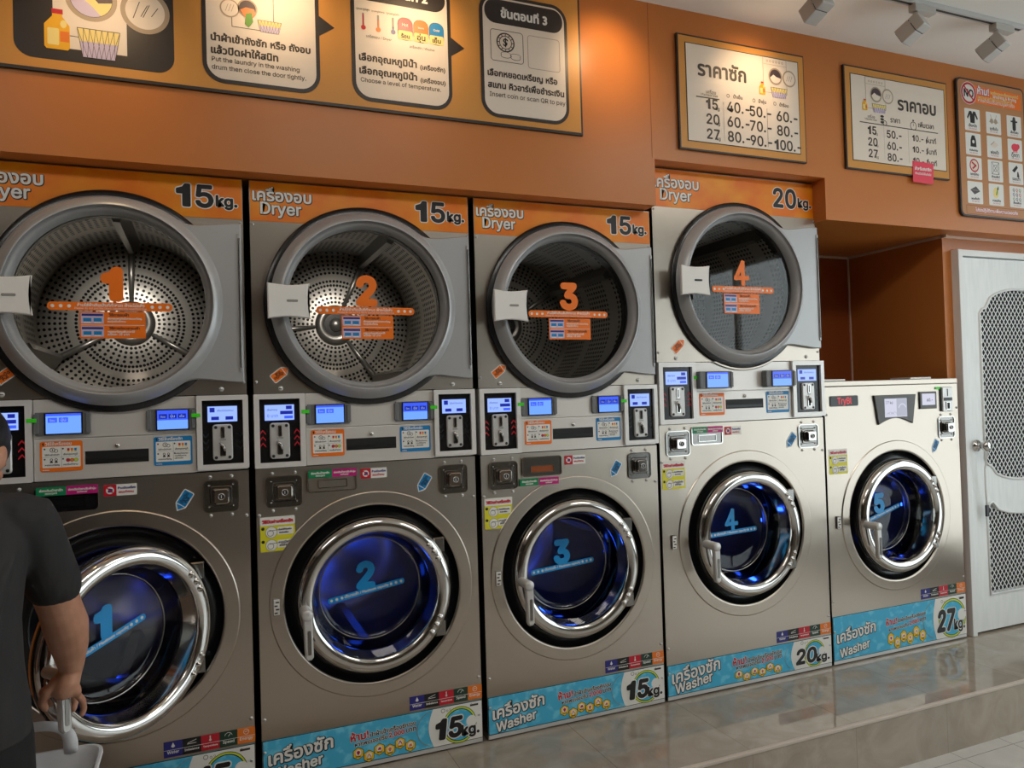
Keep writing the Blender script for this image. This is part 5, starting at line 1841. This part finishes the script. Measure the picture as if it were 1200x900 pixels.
for i in range(12):
    cxi, rzi = i % 3, i // 3
    x0 = 3.424 + .1585 * cxi
    z1 = 2.688 - .1235 * rzi
    x1, z0 = x0 + .112, z1 - .112
    m = MB(); m.frame(-ox, -oz)
    m.prism(rrect(x0, x1, z0, z1, .006), -.0158, -.0150, 'white')
    yc = -.0161
    cx, cz = (x0 + x1) / 2, z0 + .070
    if i == 0:
        m.poly([(cx - .016, cz - .030), (cx + .016, cz - .030), (cx + .018, cz + .012), (cx + .034, cz - .012), (cx + .040, cz - .004), (cx + .022, cz + .030), (cx - .022, cz + .030), (cx - .040, cz - .004), (cx - .034, cz - .012), (cx - .018, cz + .012)], yc, 'ink')
        m.poly([(cx - .006, cz + .030), (cx + .006, cz + .030), (cx, cz + .016)], yc - .0003, 'white')
    elif i == 1:
        for s_ in (-1, 1):
            m.disc(cx + s_ * .015, cz - .004, .013, yc, 'taupe', 18)
            m.line([(cx + s_ * .015, cz + .008), (cx + s_ * .022, cz + .028)], .003, yc, 'taupe')
        m.line([(cx - .032, cz - .008), (cx + .032, cz - .008)], .004, yc - .0002, 'taupe')
    elif i == 2:
        m.rr(cx - .013, cx + .013, cz - .036, cz + .026, .010, yc - .0001, yc + .0001, 'ink'); m.disc(cx, cz + .026, .011, yc - .0003, 'ink_soft', 16)
        m.line([(cx - .022, cz + .012), (cx + .022, cz + .012)], .008, yc - .0002, 'ink')
    elif i == 3:
        m.poly([(cx - .022, cz - .028), (cx + .022, cz - .028), (cx + .020, cz + .006), (cx + .010, cz + .030), (cx - .010, cz + .030), (cx - .020, cz + .006)], yc, 'ink'); m.disc(cx, cz - .002, .009, yc - .0003, 'white', 16)
    elif i == 4:
        m.poly([(cx - .028, cz - .008), (cx + .002, cz - .020), (cx + .030, cz + .0), (cx, cz + .014)], yc, 'card_white'); m.poly([(cx - .028, cz - .008), (cx, cz + .014), (cx, cz + .018), (cx - .028, cz - .002)], yc - .0002, 'taupe')
    elif i == 5:
        m.disc(cx, cz, .028, yc, 'pink_paper', 24, .020); m.disc(cx + .022, cz + .006, .014, yc - .0002, 'pink_paper', 18)
        for q in (-.016, -.004, .010):
            m.rect(cx + q, cx + q + .007, cz - .028, cz - .012, yc - .0002, 'pink_paper')
        m.disc(cx + .028, cz + .010, .0022, yc - .0004, 'ink', 8)
    elif i == 6:
        m.disc(cx, cz, .034, yc, 'sticker_red', 28); m.disc(cx, cz, .027, yc - .0002, 'card_white', 28); m.line([(cx - .014, cz + .014), (cx + .010, cz), (cx - .010, cz - .014)], .009, yc - .0004, 'sticker_red')
    elif i == 7:
        m.rframe(cx - .028, cx + .028, cz - .032, cz + .032, .002, .002, yc, yc + .0002, 'ink_soft'); m.line([(cx - .026, cz - .03), (cx + .026, cz + .03)], .0022, yc - .0002, 'ink'); m.line([(cx - .026, cz + .03), (cx + .026, cz - .03)], .0022, yc - .0002, 'ink'); m.ring(cx, cz, .016, .018, yc - .0003, 'ink_soft', 24)
    elif i == 8:
        m.poly([(cx - .030, cz + .0), (cx + .006, cz + .030), (cx + .016, cz + .018), (cx - .012, cz - .010)], yc, 'ink'); m.poly([(cx + .006, cz - .032), (cx + .026, cz - .032), (cx + .018, cz - .004), (cx + .010, cz - .004)], yc, 'ink_soft')
    elif i == 9:
        m.poly([(cx - .036, cz - .002), (cx - .006, cz - .024), (cx + .036, cz - .006), (cx + .006, cz + .018)], yc, 'grey_panel'); m.line([(cx - .02, cz - .002), (cx + .02, cz - .003)], .003, yc - .0002, 'grey_line')
    elif i == 10:
        m.disc(cx - .004, cz - .004, .020, yc, 'pale_yellow', 20, .028); m.line([(cx, cz - .012), (cx + .014, cz + .026)], .008, yc - .0003, 'leaf_green'); m.disc(cx + .012, cz + .018, .006, yc - .0005, 'ink_soft', 12)
    else:
        for q in range(9):
            qx, qz = cx - .024 + .024 * (q % 3), cz + .022 - .024 * (q // 3)
            m.ring(qx, qz, .005, .008, yc, ('ink_soft', 'sticker_red', 'leaf_green', 'energy_blue')[q % 4], 12)
            m.line([(qx, qz - .008), (qx + .004, qz - .012)], .003, yc - .0002, ('ink_soft', 'sticker_red')[q % 2])
    m.text(caps[i], cx, z0 + .020, 'ink', yc, w=.060, align='C', bold=.0006)
    m.text('Not allowed', cx, z0 + .008, 'sticker_red', yc, w=.055, align='C')
    m.build('picture_card', pr)

# ------------------------------------------------------------------ ceiling track and spotlights
YR = -.470
m = MB()
m.box(-1.0, 3.30, YR - .017, YR + .017, ZC - .020, ZC - .0005, 'rail_white', .002)
m.box(-.99, 3.29, YR - .006, YR + .006, ZC - .0206, ZC - .019, 'spot_slot')
rail = m.build('track_rail')
tag(rail, 'white lighting track fixed to the ceiling', 'lighting track')


def spotlight(x, label, on, aim):
    r = thing('spotlight', (x, YR, ZC - .020), label, 'spotlight', 'white spotlights on the ceiling track')
    m = MB(); m.box(-.022, .100, -.018, .018, -.030, -.0002, 'spot_white', .003); m.build('track_adapter', r)
    m = MB()
    m.tube([(0, 0, -.030), (0, 0, -.045)], .010, 'spot_white', 14)
    for s_ in (-1, 1):
        m.tube([(0, 0, -.046), (.012 * s_, 0, -.052), (.028 * s_, .004, -.066), (.030 * s_, .010, -.092)], .005, 'spot_white', 8)
    m.build('bracket', r)
    # head: a square can, tilted towards the wall
    m = MB()
    m.box(-.034, .034, -.034, .034, -.060, .004, 'spot_white', .004)
    m.box(-.034, .034, -.034, .034, .0062, .045, 'spot_white', .004)
    m.box(-.031, .031, -.031, .031, .003, .0075, 'spot_slot')
    h = m.build('lamp_head', r)
    h.location = (0, .010, -.092)
    d = Vector(aim) - Vector((x, YR + .012, ZC - .125))
    h.rotation_euler = d.to_track_quat('-Z', 'Y').to_euler()
    m = MB()
    m.box(-.026, .026, -.026, .026, -.0616, -.0598, 'led_white' if on else 'spot_slot')
    f = m.build('lamp_face', h)
    if on:
        l = lamp('SPOT', 'spot_beam', (0, 0, -.066), (0, 0, -1), on * .30, (1.0, .68, .38), h, spot_size=1.5, spot_blend=.9, shadow_soft_size=.02)
    return r


for x, on, lab, aim in ((-.42, 9, 'white spotlight out at the left end of the ceiling track', (-.46, YW, 2.30)),
                        (.10, 9, 'white spotlight above the first step card', (.10, YW, 2.62)),
                        (.60, 9, 'white spotlight above the second step card', (.57, YW, 2.60)),
                        (1.35, 10, 'white spotlight right of the instruction board', (1.36, YW, 2.60)),
                        (2.105, 8, 'white spotlight above the left price board', (2.08, YW, 2.62)),
                        (2.632, 0, 'white spotlight between the two price boards', (2.50, YW + .1, 2.52)),
                        (3.128, 0, 'white spotlight nearest the right end of the ceiling track', (2.98, YW + .1, 2.50))):
    spotlight(x, lab, on, aim)

# ------------------------------------------------------------------ laundry basket on the platform edge
bkx, bky = -.625, -.470
bk = thing('laundry_basket', (bkx, bky, .0), 'white plastic laundry basket with a loop handle, standing by the person below the open door', 'laundry basket')


def rr_ring(hx_, hy_, z, r, k=6):
    return [(x, y_, z) for x, y_ in rrect(-hx_, hx_, -hy_, hy_, r, k)]


m = MB()
secs = [(.144, .074, .004), (.146, .076, .0), (.150, .079, .012), (.176, .092, .20), (.192, .100, .384), (.196, .102, .396), (.204, .108, .400), (.205, .109, .390), (.202, .107, .385)]
outer = [rr_ring(a, b_, z, .05) for a, b_, z in secs]
inner = [rr_ring(a, b_, z, .046) for a, b_, z in ((.196, .102, .4002), (.189, .097, .384), (.173, .089, .20), (.147, .077, .014))]
nn = len(outer[0])
vs = [p for rg_ in outer for p in rg_]
fs = []
for j in range(len(outer) - 1):
    for i in range(nn):
        fs.append((j * nn + i, j * nn + (i + 1) % nn, (j + 1) * nn + (i + 1) % nn, (j + 1) * nn + i))
m.add(vs, fs, 'basket', True)
m.add([p for rg_ in inner for p in rg_], [(j * nn + i, j * nn + (i + 1) % nn, (j + 1) * nn + (i + 1) % nn, (j + 1) * nn + i) for j in range(3) for i in range(nn)] + [tuple(range(3 * nn, 4 * nn))], 'basket', True)
m.add(outer[1], [tuple(range(nn))], 'basket')
m.build('tub', bk)
m = MB()
for k in range(9):                                  # moulded ribs and a row of vent holes on the long sides
    xx = -.14 + .035 * k
    for s_ in (-1, 1):
        m.tube([(xx * .92, s_ * .0865, .10), (xx, s_ * .0990, .345)], .003, 'basket', 6)
m.build('ribs', bk)
m = MB()
for k in range(8):
    xx = -.1225 + .035 * k
    for s_ in (-1, 1):
        for zz, yy in ((.335, .0968), (.285, .0945), (.235, .0922)):
            m.tube([(xx, s_ * (yy - .0048), zz), (xx, s_ * (yy + .0022), zz)], .0075, 'slot_black', 12)
m.build('vent_holes', bk)
for s_ in (1,):
    m = MB()
    arch = []
    for i in range(25):
        t = pi * i / 24
        e = .62
        arch.append((-.125 * (abs(cos(t)) ** e) * (1 if cos(t) > 0 else -1), s_ * (.103 - .004 * sin(t)), .388 + .084 * (sin(t) ** .55 if sin(t) > 1e-6 else 0)))
    rad_ = [.0135 + .004 * (abs(cos(pi * i / 24)) ** 6) for i in range(25)]
    m.tube(arch, rad_, 'basket', 12, flat=.55)
    m.build('handle', bk)

# ------------------------------------------------------------------ person reaching for the open washer door
def loft(m, secs, mat_, seg=28):
    """closed loft of horizontal ellipses (cx, cy, cz, half width, half depth)"""
    vs, fs = [], []
    for cx, cy, cz, a, b_ in secs:
        for k in range(seg):
            t = 2 * pi * k / seg
            vs.append((cx + a * cos(t), cy + b_ * sin(t), cz))
    for j in range(len(secs) - 1):
        for k in range(seg):
            k2 = (k + 1) % seg
            fs.append((j * seg + k, j * seg + k2, (j + 1) * seg + k2, (j + 1) * seg + k))
    fs.append(tuple(range(seg))[::-1])
    fs.append(tuple((len(secs) - 1) * seg + k for k in range(seg)))
    return m.add(vs, fs, mat_, True)


def blob(m, c, rad_, mat_, rot=None, seg=20):
    b = bmesh.new()
    bmesh.ops.create_uvsphere(b, u_segments=seg, v_segments=seg // 2 + 2, radius=1)
    R = rot or Matrix.Identity(3)
    for v in b.verts:
        v.co = Vector(c) + R @ Vector((v.co.x * rad_[0], v.co.y * rad_[1], v.co.z * rad_[2]))
    return m.bm(b, mat_, True)


def limb(m, pts, rads, mat_, seg=18, n=5):
    """tapered limb through joints, rounded ends"""
    P_ = [Vector(p) for p in pts]
    path, rr_ = [], []
    for i in range(len(P_) - 1):
        for k in range(n):
            t = k / n
            path.append(P_[i].lerp(P_[i + 1], t))
            rr_.append(rads[i] * (1 - t) + rads[i + 1] * t)
    path.append(P_[-1]); rr_.append(rads[-1])
    d0 = (path[0] - path[1]).normalized(); d1 = (path[-1] - path[-2]).normalized()
    path = [path[0] + d0 * rr_[0] * .7, path[0] + d0 * rr_[0] * .4] + path + [path[-1] + d1 * rr_[-1] * .5, path[-1] + d1 * rr_[-1] * .85]
    rr_ = [rr_[0] * .5, rr_[0] * .88] + rr_ + [rr_[-1] * .85, rr_[-1] * .4]
    return m.tube(path, rr_, mat_, seg)


def fuse(m, name, voxel, smooth_it, parent=None, origin=(0, 0, 0), disp=None):
    """one continuous skin from overlapping closed shapes"""
    o = m.build(name, None, origin)
    r = o.modifiers.new('skin', 'REMESH'); r.mode = 'VOXEL'; r.voxel_size = voxel; r.use_smooth_shade = True
    sm = o.modifiers.new('smooth', 'SMOOTH'); sm.iterations = smooth_it; sm.factor = .5
    bpy.context.view_layer.update()
    dg = bpy.context.evaluated_depsgraph_get()
    me = bpy.data.meshes.new_from_object(o.evaluated_get(dg))
    o.modifiers.clear()
    old = o.data
    o.data = me
    bpy.data.meshes.remove(old)
    if not me.materials:
        me.materials.append(MATS[m.mats[0]])
    for p in me.polygons:
        p.use_smooth = True
    if parent is not None:
        o.parent = parent
        o.location = (0, 0, 0)
    return o


PO = (-.70, -.74, ZF)
shR, elR, wrR = (-.535, -.650, 1.045), (-.493, -.540, .815), (-.485, -.440, .632)
shL, elL, wrL = (-.870, -.640, 1.050), (-.925, -.560, .82), (-.880, -.470, .62)
m = MB()
loft(m, [(-.70, -.745, .60, .145, .105), (-.70, -.745, .66, .168, .122), (-.70, -.742, .74, .155, .115), (-.70, -.725, .84, .140, .105), (-.702, -.695, .94, .152, .112), (-.703, -.665, 1.02, .165, .108), (-.703, -.645, 1.075, .145, .085), (-.700, -.630, 1.115, .075, .062)], 'skin')
limb(m, [(-.702, -.635, 1.09), (-.708, -.590, 1.15), (-.711, -.570, 1.17)], [.060, .054, .052], 'skin')
Rh = Matrix.Rotation(-.60, 3, 'X') @ Matrix.Rotation(0, 3, 'Y')
Rh = Matrix.Rotation(-.18, 3, 'Z') @ Rh
hc = Vector((-.674, -.540, 1.200))


def hp(x, y, z):
    return hc + Rh @ Vector((x, y, z))


blob(m, hp(0, -.008, .022), (.074, .094, .088), 'skin', Rh, 28)          # skull
blob(m, hp(0, .030, -.045), (.058, .062, .070), 'skin', Rh, 24)          # face
blob(m, hp(0, .060, -.088), (.034, .030, .026), 'skin', Rh, 18)          # chin
blob(m, hp(0, .096, -.028), (.012, .016, .022), 'skin', Rh, 14)          # nose
blob(m, hp(0, .104, -.040), (.015, .012, .010), 'skin', Rh, 14)
blob(m, hp(0, .086, -.066), (.022, .010, .007), 'skin', Rh, 14)          # lips
for s_ in (-1, 1):
    blob(m, hp(.074 * s_, -.006, -.020), (.012, .022, .034), 'skin', Rh, 16)   # ears
    blob(m, hp(.040 * s_, .058, -.030), (.020, .018, .018), 'skin', Rh, 14)    # cheeks
    blob(m, hp(.030 * s_, .078, .012), (.024, .012, .008), 'skin', Rh, 14)     # brows
limb(m, [(-.60, -.655, 1.055), shR, (-.512, -.595, .93), elR, (-.486, -.505, .76), (-.484, -.470, .70), wrR], [.050, .060, .054, .048, .0515, .044, .029], 'skin')
limb(m, [(-.80, -.650, 1.055), shL, (-.90, -.60, .93), elL, (-.91, -.525, .76), wrL], [.050, .058, .051, .044, .044, .027], 'skin')
# right hand closed round the lever
limb(m, [wrR, (-.494, -.448, .600), (-.503, -.447, .582)], [.027, .030, .029], 'skin')
limb(m, [(-.530, -.440, .588), (-.478, -.446, .576)], [.016, .017], 'skin')
limb(m, [(-.515, -.442, .604), (-.535, -.436, .582)], [.018, .013], 'skin')
limb(m, [(-.490, -.450, .604), (-.474, -.446, .570)], [.019, .013], 'skin')
FR = [[(-.538, -.432, .585), (-.556, -.404, .570), (-.556, -.384, .545), (-.542, -.380, .526)],
      [(-.519, -.428, .578), (-.527, -.392, .566), (-.523, -.374, .536), (-.510, -.380, .515)],
      [(-.498, -.430, .572), (-.490, -.396, .556), (-.486, -.378, .524), (-.490, -.388, .506)],
      [(-.476, -.442, .566), (-.464, -.426, .540), (-.462, -.414, .514), (-.466, -.416, .500)]]
for i, fg in enumerate(FR):
    limb(m, fg, [(.0115, .0102, .0092, .0080), (.0115, .0105, .0095, .0082), (.0112, .0100, .0090, .0080), (.0100, .0092, .0084, .0075)][i], 'skin', 12, 4)
limb(m, [(-.512, -.455, .606), (-.538, -.456, .582), (-.550, -.446, .556), (-.545, -.436, .536)], [.0140, .0125, .0110, .0092], 'skin', 12, 4)
# left hand, relaxed above the basket
limb(m, [wrL, (-.870, -.450, .585), (-.864, -.442, .560)], [.027, .030, .026], 'skin')
for i in range(4):
    bx_ = -.895 + .021 * i
    limb(m, [(bx_, -.448 + .004 * i, .552), (bx_ + .003, -.436, .520 - .004 * (i % 3)), (bx_ + .006, -.440, .494 - .006 * (i % 3)), (bx_ + .008, -.452, .478)], [.0105, .0098, .0088, .0076], 'skin', 12, 4)
limb(m, [(-.846, -.462, .592), (-.828, -.458, .562), (-.826, -.452, .535)], [.013, .0115, .009], 'skin', 12, 4)
for s_ in (-1, 1):
    hx_ = -.70 + .092 * s_
    limb(m, [(hx_, -.745, .62), (hx_ + .006 * s_, -.735, .42), (hx_ + .008 * s_, -.715, .225), (hx_ + .008 * s_, -.745, .10), (hx_ + .006 * s_, -.760, -.12)], [.088, .078, .055, .056, .036], 'skin')
    limb(m, [(hx_ + .006 * s_, -.765, -.165), (hx_ + .012 * s_, -.665, -.180), (hx_ + .014 * s_, -.60, -.186)], [.036, .030, .024], 'skin')
pers = fuse(m, 'person', .0042, 3, None, PO)
tag(pers, 'person in black t-shirt and shorts seen from behind, gripping the open washer door', 'person')
# hair
m = MB()
blob(m, hp(0, -.018, .032), (.082, .098, .090), 'hair', Rh, 28)
blob(m, hp(0, -.050, -.010), (.074, .062, .072), 'hair', Rh, 24)
blob(m, hp(0, .040, .072), (.062, .050, .034), 'hair', Rh, 20)
for s_ in (-1, 1):
    blob(m, hp(.066 * s_, .010, .012), (.016, .026, .034), 'hair', Rh, 16)
fuse(m, 'hair', .005, 2, pers, PO)
for s_ in (-1, 1):
    m = MB()
    blob(m, hp(.030 * s_, .074, -.008), (.012, .012, .010), 'eye_white', Rh, 16)
    blob(m, hp(.030 * s_, .0815, -.008), (.0055, .006, .0055), 'hair', Rh, 12)
    sub(m, 'eye', pers, PO)
# t-shirt
m = MB()
loft(m, [(-.70, -.762, .598, .182, .138), (-.70, -.762, .602, .186, .142), (-.70, -.758, .66, .184, .140), (-.70, -.752, .74, .172, .130), (-.70, -.735, .84, .165, .124), (-.702, -.705, .94, .172, .130), (-.703, -.672, 1.02, .184, .126), (-.703, -.648, 1.075, .166, .100), (-.700, -.632, 1.112, .110, .078), (-.697, -.618, 1.130, .068, .062)], 'tshirt')
limb(m, [(-.62, -.655, 1.062), (-.540, -.650, 1.042), (-.516, -.604, .945), (-.500, -.560, .872)], [.052, .068, .063, .061], 'tshirt', 20)
limb(m, [(-.79, -.655, 1.064), (-.862, -.642, 1.046), (-.895, -.60, .94), (-.915, -.575, .862)], [.052, .068, .064, .064], 'tshirt', 20)
# soft folds from armpit to hem
for k, (xa, za, xb, zb) in enumerate(((-.545, .98, -.60, .82), (-.55, .93, -.62, .74), (-.56, .86, -.60, .66), (-.60, .80, -.66, .64), (-.66, 1.0, -.70, .86), (-.78, .90, -.74, .70))):
    def on_back(x, z):
        t = min(1, max(0, (z - .60) / .45))
        cy, b_ = -.762 + .10 * t * t, .140 - .012 * t
        f = max(0.05, 1 - ((x + .70) / .180) ** 2)
        return (x, cy - b_ * f ** .5 + .006, z)
    m.tube([on_back(xa + (xb - xa) * q / 6, za + (zb - za) * q / 6) for q in range(7)], [.005, .012, .016, .018, .016, .012, .005], 'tshirt', 8)
fuse(m, 't_shirt', .006, 3, pers, PO)
# shorts and shoes
m = MB()
loft(m, [(-.70, -.748, .56, .168, .124), (-.70, -.748, .62, .172, .128), (-.70, -.745, .70, .162, .122), (-.70, -.742, .72, .156, .116)], 'shorts')
for s_ in (-1, 1):
    hx_ = -.70 + .090 * s_
    loft(m, [(hx_ + .010 * s_, -.722, .21, .086, .092), (hx_ + .010 * s_, -.722, .214, .088, .094), (hx_ + .006 * s_, -.735, .42, .092, .106), (hx_, -.746, .58, .096, .120), (hx_, -.746, .64, .09, .11)], 'shorts')
fuse(m, 'shorts', .006, 4, pers, PO)
for s_ in (-1, 1):
    hx_ = -.70 + .10 * s_
    m = MB()
    loft(m, [(hx_, -.69, ZF + .0005, .046, .128), (hx_, -.69, ZF + .018, .048, .132), (hx_, -.69, ZF + .026, .046, .130)], 'rail_white')
    limb(m, [(hx_, -.775, ZF + .060), (hx_, -.68, ZF + .055), (hx_, -.60, ZF + .042)], [.046, .042, .036], 'shoe', 18)
    sub(m, 'shoe', pers, PO)
